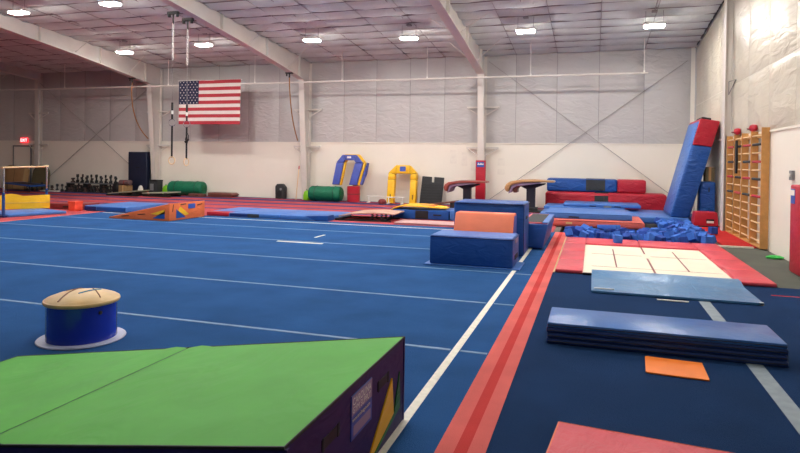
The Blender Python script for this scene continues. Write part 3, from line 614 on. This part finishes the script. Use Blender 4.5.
b = BM(); tube(b, [(1.32*i/10, -.022+.025*math.sin(.7*i), .17) for i in range(11)], .006, 5); obj('fold_seam', b, m_tan, t)
# practice bar
t = thing('practice_bar', 'low practice bar with blue posts and wooden rail at left', 'bar', (0, 0, .014))
pa, pb = Vector((-14.13, 11.46)), Vector((-15.05, 13.55))
for nm, p in (('upright', pa), ('upright', pb)):
    b = BM(); tube(b, [(p.x, p.y, .0), (p.x, p.y, .62)], .035, 8); o = obj(nm, b, m_blue, t, smooth=True)
    b = BM(); tube(b, [(p.x, p.y, .6), (p.x, p.y, 1.27)], .024, 8); obj('inner_post', b, m_chrome, o, smooth=True); b = BM(); tube(b, [(p.x+.03, p.y-.03, .57), (p.x+.09, p.y-.05, .57)], .014, 6); obj('clamp_knob', b, m_black, o)
    b = BM(); box(b, p.x-(.45 if p is pa else .3), p.x+(.08 if p is pa else .04), p.y-.05, p.y+.05, 0, .05, .008); obj('foot', b, m_blue_d, t)
b = BM(); tube(b, [(pa.x+.03, pa.y-.07, 1.255), (pb.x-.03, pb.y+.07, 1.255)], .024, 10); obj('rail', b, m_wood_l, t, smooth=True)
# springboard
t = thing('springboard', 'springboard with beige carpet top and black spring base', 'springboard', (-5.46, 14.98, .014), rz=.06)
b = BM(); prism(b, [(-.85, .1), (-.5, .17), (.1, .21), (.65, .19), (.65, .215), (.1, .238), (-.5, .198), (-.85, .125)], -.45, .6, 'y', .004); obj('top_board', b, mat('beige_carpet', (186, 150, 132), .9, .4, 60, .1), t)
b = BM(); box(b, -.95, .55, -.45, -.38, 0, .035, .004); box(b, -.95, .55, .48, .55, 0, .035, .004); box(b, -.95, -.85, -.45, .55, 0, .05, .004); box(b, .3, .38, -.45, .55, 0, .04, .004); obj('base_frame', b, m_black, t)
for x in (.05, .3):
    for y in (-.4, 0, .48):
        b = BM(); tube(b, [(x+.035*math.cos(k*.9), y+.035*math.sin(k*.9), .03+.17*k/28) for k in range(29)], .008, 5); obj('spring', b, m_black, t)
# yellow and blue mats behind the springboard
t = thing('landing_mat', 'blue mat with black patch under the curved yellow pad', 'mat', (-4.25, 16.1, .014))
b = BM(); box(b, -.95, .62, -.45, .75, 0, .25, .02, 3); obj('body', b, m_blue, t, smooth=True); b = BM(); box(b, -.3, .06, -.457, -.44, .02, .24, .003); obj('black_patch', b, m_black, t); b = BM(); box(b, .2, .42, -.457, -.44, .11, .15, .003); obj('handle', b, m_black, t)
b = BM(); prism(b, [(.64, 0), (1.05, 0), (1.05, .28), (.64, .26)], -.42, .7, 'y', .02); obj('end_section', b, m_blue_l, t, smooth=True)
t = thing('curved_pad', 'thin yellow curved pad lying over blue mat', 'pad', (-4.45, 16.1, .268))
b = BM(); g = []
for i in range(17):
    a = i/16; x = -1.05+1.75*a; z = .03 + .05*math.sin(math.pi*a) - .20*max(0, (.30-a)/.30)**1.5; wd = .42*math.sin(math.pi*(.1+.8*a))+.06
    g.append([b.verts.new(p) for p in ((x, -wd, z), (x, wd, z), (x, wd, z+.03), (x, -wd, z+.03))])
for A_, B_ in zip(g, g[1:]):
    for k in range(4): b.faces.new((A_[k], A_[(k+1) % 4], B_[(k+1) % 4], B_[k]))
b.faces.new(g[0]); b.faces.new(g[-1][::-1]); bmesh.ops.recalc_face_normals(b, faces=b.faces[:]); obj('body', b, m_yellow, t, smooth=True)
b = BM(); box(b, -.1, .35, -.15, .15, .082, .113, .01); obj('red_patch', b, m_oran2, t)
t = thing('floor_mat', 'thin pinkish grey mat at far floor edge by the tall blue mat', 'mat', (-3.85, 14.62, .014)); b = BM(); box(b, -.85, .8, -.35, .4, 0, .045, .012); obj('body', b, mat('pink_grey', (190, 150, 148), .6, .3, 5, .08), t, smooth=True); b = BM(); tube(b, [(-.84, -.352, .02), (.78, -.352, .02)], .006, 5); obj('edge_piping', b, m_maroon, t)
t = thing('plank', 'dark springboard deck propped near the foot of the brown vault', 'board', (-4.75, 19.3, .014)); b = BM(); prism(b, [(-.75, .05), (.55, .26), (.55, .30), (-.75, .09)], -.2, .25, 'y', .006); obj('deck', b, m_brown, t); b = BM(); box(b, -.7, .5, -.18, -.12, 0, .05, .004); box(b, -.7, .5, .16, .22, 0, .05, .004); box(b, .35, .45, -.18, .22, .04, .23, .004); obj('frame', b, m_black, t)

# ------------------------------------------------------------------ vaulting tables
def vault(label, loc, mtop, s=1.0, double=False):
    t = thing('vaulting_table', label, 'vault', loc)
    top = [(-.74, .62), (-.77, .72), (-.72, .83), (-.60, .91), (-.30, .965), (.1, .98), (.72, .955), (.74, .90), (.2, .91), (-.25, .885), (-.50, .83), (-.60, .76), (-.62, .66), (-.66, .58)]
    b = BM(); prism(b, [(x*s, z*s+.03) for x, z in top], -.42, .42, 'y', .02); obj('padded_top', b, mtop, t, smooth=True)
    b = BM(); prism(b, [(x*s, z*s+.03) for x, z in ((-.60, .68), (-.58, .78), (-.46, .84), (-.2, .88), (.3, .895), (.3, .87), (-.14, .80), (-.40, .77), (-.52, .70), (-.56, .58), (-.66, .53))], -.36, .36, 'y', .01); obj('under_shell', b, m_mauve, t, smooth=True)
    if double:
        b = BM(); prism(b, [(x*s, z*s+.03) for x, z in ((-.50, .56), (-.54, .66), (-.46, .77), (-.34, .82), (-.2, .84), (-.2, .78), (-.34, .74), (-.40, .66), (-.40, .56))], -.30, .30, 'y', .015); obj('lower_nose', b, m_brown, t, smooth=True)
    b = BM(); prism(b, [(-.34*s, .80*s), (-.12*s, .70*s), (-.12*s, .1), (.14*s, .1), (.14*s, .74*s), (.45*s, .86*s), (.45*s, .90*s), (-.34*s, .84*s)], -.14, .14, 'y', .01); obj('column', b, mat('vault_navy', (26, 28, 44), .6, var=.08), t)
    b = BM(); box(b, -.4, .4, -.45, .45, 0, .05, .01); box(b, -.2, .22, -.2, .2, .04, .14, .02); obj('base', b, m_black, t); return t
vault('brown vaulting table in front of the red-padded column', (-4.02, 20.0, .014), vinyl('vinyl_vault_brown', (142, 70, 62), .4, .2), .93)
vault('tan vaulting table with two curled noses left of the stacked mats', (-1.9, 19.75, .014), vinyl('vinyl_vault_tan', (176, 136, 92), .4, .2), 1.02, True)
# padding on the right hand column
t = thing('column_pad', 'red pad with blue label wrapped around the right column', 'column pad', (-3.78, YW-.33, .014))
b = BM(); box(b, -.17, .17, -.16, .0, 0, 1.62, .02, 2); obj('padding', b, m_red, t, smooth=True); b = BM(); box(b, -.13, .13, -.166, -.155, 1.38, 1.56, .002); p = obj('maker_label', b, m_sky, t)
b = BM(); prism(b, [(-.11, 1.46), (-.07, 1.54), (-.03, 1.48), (.02, 1.54), (.06, 1.48), (.1, 1.53), (.11, 1.46)], -.169, -.164, 'y'); obj('label_print', b, m_paper, p)

# ------------------------------------------------------------------ things along the back wall
def arch(label, loc, mface, mside, rx, leg=.62):
    t = thing('arch_mat', label, 'mat', loc); t.rotation_euler = (rx, 0, 0)
    return t
# yellow arch: legs, shoulders and lintel are separate padded pieces
t = thing('arch_mat', 'yellow padded arch mat with blue emblem against the back wall', 'mat', (-6.63, 21.05, .014)); t.rotation_euler = (-.12, 0, 0)
pcs = [[(-.56, 0), (-.30, 0), (-.30, .86), (-.56, .86)], [(.30, 0), (.53, 0), (.53, .86), (.30, .86)], [(-.56, .87), (-.30, .87), (-.30, 1.06), (-.54, 1.11)], [(.30, .87), (.53, .87), (.53, 1.11), (.30, 1.06)],
       [(-.54, 1.12), (-.30, 1.07), (-.27, 1.10), (-.27, 1.39)], [(.53, 1.12), (.30, 1.07), (.27, 1.10), (.27, 1.39)], [(-.26, 1.10), (.26, 1.10), (.26, 1.40), (-.26, 1.40)]]
for q in pcs: b = BM(); prism(b, q, -.12, .1, 'y', .012); obj('padded_section', b, m_yellow, t, smooth=True)
b = BM(); prism(b, [(-.55, .01), (-.31, .01), (-.31, 1.05), (-.28, 1.12), (.28, 1.12), (.31, 1.05), (.31, .01), (.52, .01), (.52, 1.1), (.26, 1.37), (-.26, 1.37), (-.55, 1.1)], -.10, .095, 'y'); obj('inner_lining', b, m_black, t)
b = BM(); box(b, -.11, .11, -.128, -.115, 1.17, 1.35, .003); obj('emblem', b, m_sky, t)
for x in (-.43, .42): b = BM(); box(b, x-.015, x+.015, -.128, -.115, .15, .32, .003); obj('handle_slot', b, m_black, t)
# blue and yellow arch standing on the green roll and red drum
t = thing('arch_mat', 'blue and yellow horseshoe mat propped above the green roll', 'mat', (-8.72, 20.95, .665)); t.rotation_euler = (-.18, 0, 0)
out = [(-.60, 0), (-.52, .82), (-.30, 1.09), (.30, 1.09), (.58, .80), (.38, 0)]
pcs = [[(-.60, -.03), (-.33, -.03), (-.22, .80), (-.50, .80)], [(-.50, .81), (-.22, .81), (-.17, .90), (-.28, 1.10)], [(-.27, 1.10), (-.16, .91), (.20, .91), (.28, 1.10)], [(.29, 1.10), (.21, .90), (.26, .81), (.56, .80)], [(.08, -.03), (.38, -.03), (.55, .79), (.25, .79)]]
for q in pcs: b = BM(); prism(b, q, -.13, -.02, 'y', .012); obj('blue_section', b, m_periw, t, smooth=True)
for q in pcs: b = BM(); prism(b, [(x*1.05+.06, z*1.04) for x, z in q], -.018, .12, 'y', .012); obj('yellow_section', b, m_yellow, t, smooth=True)
b = BM(); prism(b, [(.45, .0), (.62, .62), (.70, .85), (.66, .45), (.52, .02)], .0, .2, 'y', .01); obj('side_flap', b, m_periw, t)
b = BM(); box(b, -.08, .08, -.138, -.125, .97, 1.04, .003); obj('emblem', b, m_paper, t)
t = thing('foam_drum', 'small red cylinder under the blue horseshoe mat', 'drum', (-8.50, 20.95, .014)); b = BM(); lathe(b, [(.22, 0), (.24, .015), (.24, .575), (.22, .59)], 24); obj('body', b, m_red, t, smooth=True); b = BM(); lathe(b, [(.243, .28), (.244, .30), (.243, .32)], 24); obj('seam', b, m_maroon, t)
def roll(label, x, l, y, r, m, rz=0):
    t = thing('mat_roll', label, 'roll', (x, y, .012+r), rz=rz)
    pr = [(r*.55, -l/2), (r*.86, -l/2+.02), (r*.97, -l/2+.08)] + [(r*(1-.03*math.sin(k*2.1)**2), -l/2+.1+(l-.2)*k/10) for k in range(11)] + [(r*.96, l/2-.08), (r*.85, l/2-.02), (r*.5, l/2)]
    b = BM(); lathe(b, pr, 28, axis='x'); obj('body', b, m, t, smooth=True)
    for f in (-.28, .3):
        b = BM(); tube(b, [(f*l, (r+.004)*math.cos(2*math.pi*k/24), (r+.004)*math.sin(2*math.pi*k/24)) for k in range(24)], .009, 5, closed=True); obj('strap', b, m_black, t)
    b = BM(); tube(b, [(l/2+.003, .08*math.cos(k*.5)*(1+k*.06), .08*math.sin(k*.5)*(1+k*.06)) for k in range(22)], .008, 5); obj('rolled_edge', b, m_forest, t); return t
roll('dark green rolled mat under the blue horseshoe mat', -9.58, 1.30, 20.85, .285, m_dgreen)
roll('dark green rolled mat standing beneath the flag', -15.95, 1.55, 21.1, .30, m_dgreen, .12)
def sack(label, loc, m, hgt=.38, r=.15):
    t = thing('duffel_bag', label, 'bag', loc); b = BM(); lathe(b, [(r*.7, 0), (r, .03), (r*1.05, hgt*.5), (r*.8, hgt*.85), (r*.3, hgt)], 14, sy=.8); obj('body', b, m, t, smooth=True); b = BM(); tube(b, [(-r*.3, -.02, hgt*.9), (0, -.03, hgt*1.12), (r*.3, -.02, hgt*.9)], .012, 6); obj('strap', b, m_forest, t); return t
sack('lime green bag beside the green roll at middle column', (-10.41, 20.95, .014), m_lime)
sack('lime green bag left of the rolled mat beneath flag', (-16.98, 21.1, .014), m_lime, .4, .17)
t = thing('speaker', 'small black speaker standing alone against the back wall', 'speaker', (-11.72, 21.3, .014)); b = BM(); prism(b, [(-.18, 0), (.18, 0), (.19, .45), (.08, .58), (-.12, .58), (-.19, .48)], -.14, .14, 'y', .02); obj('cabinet', b, m_char, t, smooth=True); b = BM(); lathe(b, [(.04, 0), (.05, .012), (.02, .015)], 12, (.06, -.155, .38), 'y'); obj('badge', b, m_grey, t); b = BM(); lathe(b, [(.11, 0), (.10, .01), (.03, .02)], 16, (0, -.16, .2), 'y'); obj('cone', b, m_black, t)
t = thing('speaker', 'grey black bin beside the lime bag near left column', 'bin', (-17.38, 20.95, .014)); b = BM(); prism(b, [(-.19, 0), (.19, 0), (.21, .56), (-.21, .56)], -.17, .17, 'y', .015); obj('body', b, m_char, t, smooth=True); b = BM(); box(b, -.22, .22, -.18, .18, .56, .62, .02); obj('lid', b, m_black, t); b = BM(); box(b, -.15, .02, -.185, -.165, .18, .46, .004); obj('front_panel', b, m_grey, t)
t.name = 'waste_bin'
t = thing('floor_mat', 'brown folded mat along the back wall beneath flag shadow', 'mat', (-14.2, 21.15, .014)); b = BM(); prism(b, [(-.62, 0), (.45, 0), (.55, .1), (.42, .17), (-.62, .17)], -.25, .25, 'y', .02); obj('body', b, m_brown, t, smooth=True); b = BM(); tube(b, [(-.6, -.256, .085), (.5, -.256, .085)], .006, 5); obj('fold_line', b, m_black, t)
t = thing('floor_mat', 'lower brown mat partly hidden by green roll beneath the flag', 'mat', (-15.05, 20.65, .014)); b = BM(); box(b, -.42, .25, -.12, .12, 0, .12, .015); obj('body', b, m_brown, t, smooth=True); b = BM(); box(b, -.1, .05, -.127, -.11, .04, .07, .002); obj('handle', b, m_black, t)
t = thing('rubber_mat', 'ribbed charcoal rubber mat leaning on wall beside the yellow arch', 'mat', (-5.57, 21.2, .014)); t.rotation_euler = (-.16, 0, 0)
b = BM(); prism(b, [(-.44, 0), (.38, 0), (.44, .98), (.07, 1.0), (.07, .80), (-.02, .80), (-.02, 1.0), (-.38, 1.02)], -.04, .02, 'y', .008); rm = obj('body', b, m_char, t)
for k in range(7): b = BM(); box(b, -.38+.008*k, .37+.006*k, -.052, -.035, .07+.1*k, .13+.1*k, .004); obj('rib', b, mat('dark_rubber', (40, 42, 44), .8, .4, 30, .15), rm)
def par(label, x, y):
    t = thing('parallette', label, 'parallette', (x, y, .014)); b = BM(); tube(b, [(-.32, 0, .24), (.32, 0, .24)], .02, 8); obj('handle_rail', b, m_white, t, smooth=True)
    for s in (-.26, .26):
        b = BM(); tube(b, [(s, 0, .03), (s, 0, .24)], .018, 6); obj('leg', b, m_white, t); b = BM(); tube(b, [(s, -.16, .02), (s, .16, .02)], .02, 6); obj('foot', b, m_white, t)
par('white low parallette bar nearest the red cylinder', -7.62, 20.9); par('white low parallette bar in front of the yellow arch', -6.78, 20.72)
b = BM(); lathe(b, [(.05, 0), (.14, .02), (.15, .10), (.1, .17), (.03, .19)], 14); tag(obj('medicine_ball', b, m_maroon, loc=(-7.2, 20.48, .014)), 'small dark red ball between the two white parallettes', 'ball')
b = BM(); tube(b, [(-10.86, 20.9, .02), (-10.84, 21.08, 1.2)], .018, 8); o = tag(obj('broom_handle', b, m_wood_l), 'thin wooden pole leaning on middle column', 'pole'); b = BM(); tube(b, [(-10.84, 21.08, 1.19), (-10.838, 21.10, 1.32)], .024, 8); obj('red_grip', b, m_red, o)
# tall dark mat by the left column
t = thing('crash_mat', 'tall navy mat standing upright beside the left column', 'mat', (-18.48, 21.25, .014)); b = BM(); box(b, -.50, .47, -.12, .14, 0, 1.78, .03, 3); obj('body', b, mat('vinyl_midnight', (18, 28, 52), .5, .3, 3, .1, kind='wrinkle'), t, smooth=True); b = BM(); box(b, -.1, .1, -.128, -.11, 1.1, 1.14, .003); obj('handle', b, m_black, t)
# low pile of boards in front of the left column
t = thing('springboard', 'black springboard lying flat in front of the left column', 'springboard', (-17.7, 19.9, .014)); b = BM(); prism(b, [(-.9, .06), (.55, .2), (.55, .24), (-.9, .1)], -.3, .4, 'y', .006); obj('deck', b, mat('pale_green_grey', (150, 152, 130), .7, .2, 10, .1), t); b = BM(); box(b, -.95, .6, -.33, -.26, 0, .06, .005); box(b, -.95, .6, .35, .42, 0, .06, .005); box(b, .3, .45, -.3, .4, .05, .18, .005); box(b, -.1, 0, -.3, .4, .05, .12, .005); obj('frame', b, m_black, t)
t = thing('springboard', 'black springboard beside it, in front of the left green roll', 'springboard', (-16.35, 20.1, .014)); b = BM(); prism(b, [(-.75, .10), (.6, .16), (.6, .20), (-.75, .14)], -.3, .35, 'y', .006); obj('deck', b, MATS['pale_green_grey'], t); b = BM(); box(b, -.7, .6, -.32, -.25, 0, .08, .005); box(b, -.7, .6, .3, .37, 0, .08, .005); box(b, .3, .45, -.3, .35, .06, .16, .005); obj('frame', b, m_black, t)
t = thing('cone_stack', 'small pale pile of cones at the foot of left column', 'cones', (-17.9, 20.65, .014)); b = BM(); lathe(b, [(.26, 0), (.24, .05), (.12, .1), (.10, .25), (.06, .36), (.02, .38)], 16); obj('cone', b, m_paper, t, smooth=True); b = BM(); lathe(b, [(.12, 0), (.11, .08), (.03, .16)], 12, (.3, 0, 0)); obj('cone', b, m_oran2, t)

# dumbbell rack and loose weights at far left
t = thing('weight_rack', 'long low black rack holding upright hand weights', 'rack', (-20.7, 21.15, .014))
for z in (.06, .36): b = BM(); box(b, -1.45, 1.2, -.2, .2, z, z+.03, .004); obj('shelf', b, m_black if z < .3 else m_char, t)
for x in (-1.42, -.5, .4, 1.17):
    b = BM(); box(b, x-.02, x+.02, -.21, .21, 0, .38, .004); obj('rack_leg', b, m_black, t)
b = BM(); box(b, -1.45, 1.2, -.215, -.2, .36, .40); obj('front_lip', b, m_grey, t)
def weight(h, r):
    b = BM(); lathe(b, [(r*.8, 0), (r, .01), (r, h*.28), (r*.8, h*.31), (r*.38, h*.34), (r*.38, h*.64), (r*.75, h*.67), (r*.85, h*.7), (r*.85, h*.97), (r*.6, h)], 10); me = bpy.data.meshes.new('hand_weight'); b.to_mesh(me); b.free(); return me
wm = [weight(.30, .075), weight(.38, .07), (weight(.24, .085)), weight(.44, .055)]
mk = [m_black, m_char, mat('iron_brown', (70, 52, 48), .6, .2, 20, .2)]
for i, me in enumerate(wm): me.materials.append(mk[i % 3])
rnd = random.Random(11); gi = 'upright hand weights at far left'
def put(me, x, y, z, lab):
    o = bpy.data.objects.new('hand_weight', me); C.objects.link(o); o.location = (x, y, z); o.rotation_euler = (0, 0, rnd.uniform(0, 3)); o.scale = (.85, .85, .85); tag(o, lab, 'hand weight', gi)
for k in range(20): put(wm[rnd.choice((0, 1, 1, 2, 3))], -22.05+.13*k, 21.15+.09*(-1)**k, .014+.391, 'dark hand weight standing on the top shelf of the rack')
for x_ in [-22.0+.18*k for k in range(14) if all(abs(-22.0+.18*k-q) > .1 for q in (-22.12, -21.2, -20.3, -19.53))]: put(wm[2], x_, 21.08, .014+.091, 'dark hand weight standing on the lower shelf under top shelf')
for k in range(14): put(wm[rnd.choice((0, 1, 3, 2))], -24.15+.145*k, 20.72+.12*(k % 2), .014, 'dark hand weight standing on the floor left of the rack')
for k in range(15): put(wm[rnd.choice((0, 2, 3))], -21.9+.17*k, 20.72, .014, 'dark hand weight standing on the floor before the rack')
b = BM(); box(b, -.45, .5, -.1, .1, 0, .05, .01); tag(obj('white_bar', b, m_white, loc=(-22.6, 20.5, .014)), 'white low bar on floor left of the weight rack', 'bar')
t = thing('gym_bag', 'round black bag on floor at the right end of weight rack', 'bag', (-19.25, 20.85, .014)); b = BM(); lathe(b, [(.14, 0), (.22, .06), (.25, .24), (.2, .4), (.08, .48)], 16, sy=.8); obj('body', b, m_black, t, smooth=True); b = BM(); tube(b, [(-.1, -.1, .42), (0, -.14, .58), (.1, -.1, .42)], .014, 6); obj('strap', b, m_char, t)
t = thing('cardboard_box', 'tan box beside the tall navy mat with mauve roll on it', 'box', (-18.95+.0-.15, 20.75, .014)); t.location = (-18.72, 20.72, .014); b = BM(); box(b, -.22, .2, -.17, .17, 0, .36, .006); obj('body', b, m_khaki, t); b = BM(); box(b, -.03, .03, -.172, .172, .01, .363, .002); obj('packing_tape', b, m_tan, t)
t = thing('towel_roll', 'mauve rolled towel lying on the tan box', 'roll', (-18.74, 20.72, .014+.364+.116)); b = BM(); lathe(b, [(.06, -.28), (.11, -.26), (.11, .26), (.06, .28)], 16, axis='x'); obj('body', b, mat('mauve_cloth', (110, 84, 86), .9, .5, 20, .1), t, smooth=True); b = BM(); lathe(b, [(.113, -.03), (.115, 0), (.113, .03)], 16, axis='x'); obj('band', b, m_maroon, t)
# brown mat, rounded board and small trampoline behind the practice bar
t = thing('folded_mat', 'brown folded mat leaning on the wall under exit sign', 'mat', (-24.95, 20.9, .014)); t.rotation_euler = (-.1, 0, 0); b = BM(); prism(b, [(-.72, 0), (.45, 0), (.50, .95), (.35, 1.02), (-.45, 1.1), (-.75, 1.0)], -.15, .15, 'y', .04); obj('body', b, m_khaki, t, smooth=True); b = BM(); tube(b, [(-.1, -.156, .02), (-.06, -.156, 1.04)], .008, 5); obj('fold_line', b, m_olive, t)
t = thing('rounded_board', 'rounded grey-green board leaning beside the brown mat', 'board', (-23.95, 21.2, .014)); t.rotation_euler = (-.1, 0, 0); b = BM(); prism(b, [(-.5, 0), (.5, 0)] + [(.5*math.cos(a*math.pi/8), .72+.42*math.sin(a*math.pi/8)) for a in range(9)], -.03, .03, 'y', .008); obj('panel', b, m_olive, t); b = BM(); tube(b, [(.47*math.cos(a*math.pi/8), -.034, .70+.41*math.sin(a*math.pi/8)) for a in range(9)], .01, 5); obj('rim', b, m_char, t)
t = thing('mini_trampoline', 'small blue mini trampoline on black legs behind the practice bar', 'trampoline', (-23.1, 19.9, .014))
b = BM(); prism(b, [(-.85, .34), (.6, .24), (.6, .29), (-.85, .40)], -.45, .5, 'y', .015); obj('frame_pad', b, m_blue, t, smooth=True); b = BM(); prism(b, [(-.6, .385), (.4, .307), (.4, .313), (-.6, .391)], -.3, .35, 'y'); obj('bed', b, m_black, t)
for x in (-.75, .5):
    for y in (-.4, .45): b = BM(); tube(b, [(x, y, 0), (x, y, .33 if x < 0 else .25)], .018, 6); obj('leg', b, m_black, t)

# ------------------------------------------------------------------ hanging things
# flag with its stripes, canton and stars
fw, fh = 2.83, 1.71; Yfl = 20.235
t = thing('flag', 'large stars and stripes flag hung on the back wall', 'flag', (-15.75, Yfl, 2.90))
def fyw(u, v): return .03*math.sin(5*u+.8)*(1-v*.7) + .015*math.sin(11*u+2*v)
def cloth(u0, u1, v0, v1, off, nu=24):
    b = BM(); g = []
    for i in range(nu+1):
        u = u0+(u1-u0)*i/nu; g.append([b.verts.new((u*fw, fyw(u, v)+off, v*fh - .02*u*(1-v))) for v in (v0, (v0+v1)/2, v1)])
    for A_, B_ in zip(g, g[1:]):
        for k in range(2): b.faces.new((A_[k], B_[k], B_[k+1], A_[k+1]))
    return b
for k in range(13): obj('stripe', cloth(0, 1, k/13, (k+1)/13, 0), m_flagr if k % 2 == 0 else m_flagw, t, smooth=True)
cn = obj('canton', cloth(0, .335, 6/13, 1, -.006, 10), m_flagb, t, smooth=True)
for r in range(9):
    for c in range(6 if r % 2 == 0 else 5):
        u = .335*((c+.5 if r % 2 == 0 else c+1)/6); v = 6/13 + 7/13*(r+.5)/9; cx, cz, cyy = u*fw, v*fh-.02*u*(1-v), fyw(u, v)-.011
        b = BM(); b.faces.new([b.verts.new((cx+(.032 if k % 2 == 0 else .013)*math.sin(k*math.pi/5), cyy, cz+(.032 if k % 2 == 0 else .013)*math.cos(k*math.pi/5))) for k in range(10)]); obj('star', b, m_flagw, cn)
b = BM(); tube(b, [(-.04, .02, fh+.005), (fw+.04, .02, fh-.005)], .014, 8); obj('header_rope', b, m_white, t)
for u in (.02, .35, .68, .98):
    b = BM(); tube(b, [(u*fw, .03, fh), (u*fw, .045, fh-.13)], .01, 5); obj('tie_cord', b, m_white, t)
# gymnastic rings hanging from the middle rafter
def rings(label, x, y, ztop, zr, mring):
    t = thing('gym_ring', label, 'gym ring', (x, y, 0), group='gym rings on cables')
    b = BM(); box(b, -.17, .17, -.05, .05, ztop-.03, ztop+.05, .01); tube(b, [(-.13, 0, ztop+.02), (-.13, 0, ztop-.1)], .04, 8); tube(b, [(.13, 0, ztop+.02), (.13, 0, ztop-.1)], .04, 8); tube(b, [(0, 0, ztop), (0, 0, ztop-.28)], .02, 6); obj('beam_trolley', b, m_black, t)
    for k in range(14):
        z = ztop-.30-.07*k; b = BM(); a = k % 2
        tube(b, [((.026*math.cos(q*math.pi/4) if a else 0), (0 if a else .026*math.cos(q*math.pi/4)), z+.046*math.sin(q*math.pi/4)) for q in range(8)], .009, 5, closed=True); obj('chain_link', b, m_white, t)
    z1 = ztop-.30-.07*14; b = BM(); tube(b, [(0, 0, z1+.06), (0, 0, 3.05)], .006, 5); obj('cable', b, m_chrome, t)
    b = BM(); tube(b, [(0, 0, 3.08), (0, 0, 2.86)], .028, 8); obj('swivel', b, m_black, t); b = BM(); tube(b, [(0, 0, 2.86), (0, 0, 2.76)], .03, 8); obj('swivel_collar', b, m_white, t); b = BM(); tube(b, [(0, 0, 2.76), (0, 0, 2.62)], .026, 8); obj('buckle', b, m_black, t)
    b = BM(); tube(b, [(.095*math.cos(q*math.pi/12), .02*math.cos(q*math.pi/12), 2.53+.095*math.sin(q*math.pi/12)) for q in range(24)], .009, 6, closed=True); obj('upper_ring', b, m_chrome, t)
    b = BM(); box(b, -.028, .028, -.006, .006, zr+.08, 2.45, .002); obj('strap', b, m_black, t)
    cs = 1 if mring else .3
    b = BM(); tube(b, [(.10*cs*math.cos(q*math.pi/12), .10*(1-cs)*math.cos(q*math.pi/12), zr+.10*math.sin(q*math.pi/12)) for q in range(24)], .014, 8, closed=True); obj('ring', b, m_wood_l, t, smooth=True); return t
rings('left gym ring hanging beside the flag, facing the camera', -10.94, 13.80, 5.50, 1.50, True)
t = rings('right gym ring hanging in front of flag corner, seen edge-on', -10.94, 14.42, 5.46, 1.46, False)
b = BM(); tube(b, [(0, .02, 1.95), (.05, .03, 2.2), (0, .02, 2.3), (-.06, .02, 2.1), (0, .02, 1.98)], .012, 5); tube(b, [(-.05, 0, 2.02), (.07, 0, 2.1)], .03, 6); obj('strap_knot', b, m_black, t)
# ropes clamped to the rafters
def hrope(label, pts, clamp):
    a_, c_, e_ = [Vector(p) for p in pts]; pts = [a_*(1-f)**2 + c_*2*f*(1-f) + e_*f*f for f in [i/14 for i in range(15)]]
    t = thing('climbing_rope', label, 'rope', clamp); o = Vector(clamp); b = BM(); tube(b, [Vector(p)-o for p in pts], .022, 8); obj('rope', b, m_rope, t, smooth=True)
    b = BM(); box(b, -.14, .14, -.06, .06, -.02, .04, .008); tube(b, [(-.11, 0, .0), (-.11, 0, -.1)], .03, 6); tube(b, [(0, 0, 0), (0, 0, -.16)], .03, 6); obj('beam_clamp', b, m_black, t)
hrope('brown climbing rope drawn from the middle rafter to its column', [(-10.72, 20.0, 4.65), (-10.80, 20.2, 3.2), (-10.84, 20.95, 2.3)], (-10.72, 20.0, 4.74))
hrope('brown climbing rope drawn from left rafter to its column', [(-17.8, 20.0, 4.65), (-18.05, 20.1, 3.1), (-17.80, 20.95, 2.35)], (-17.8, 20.0, 4.74))
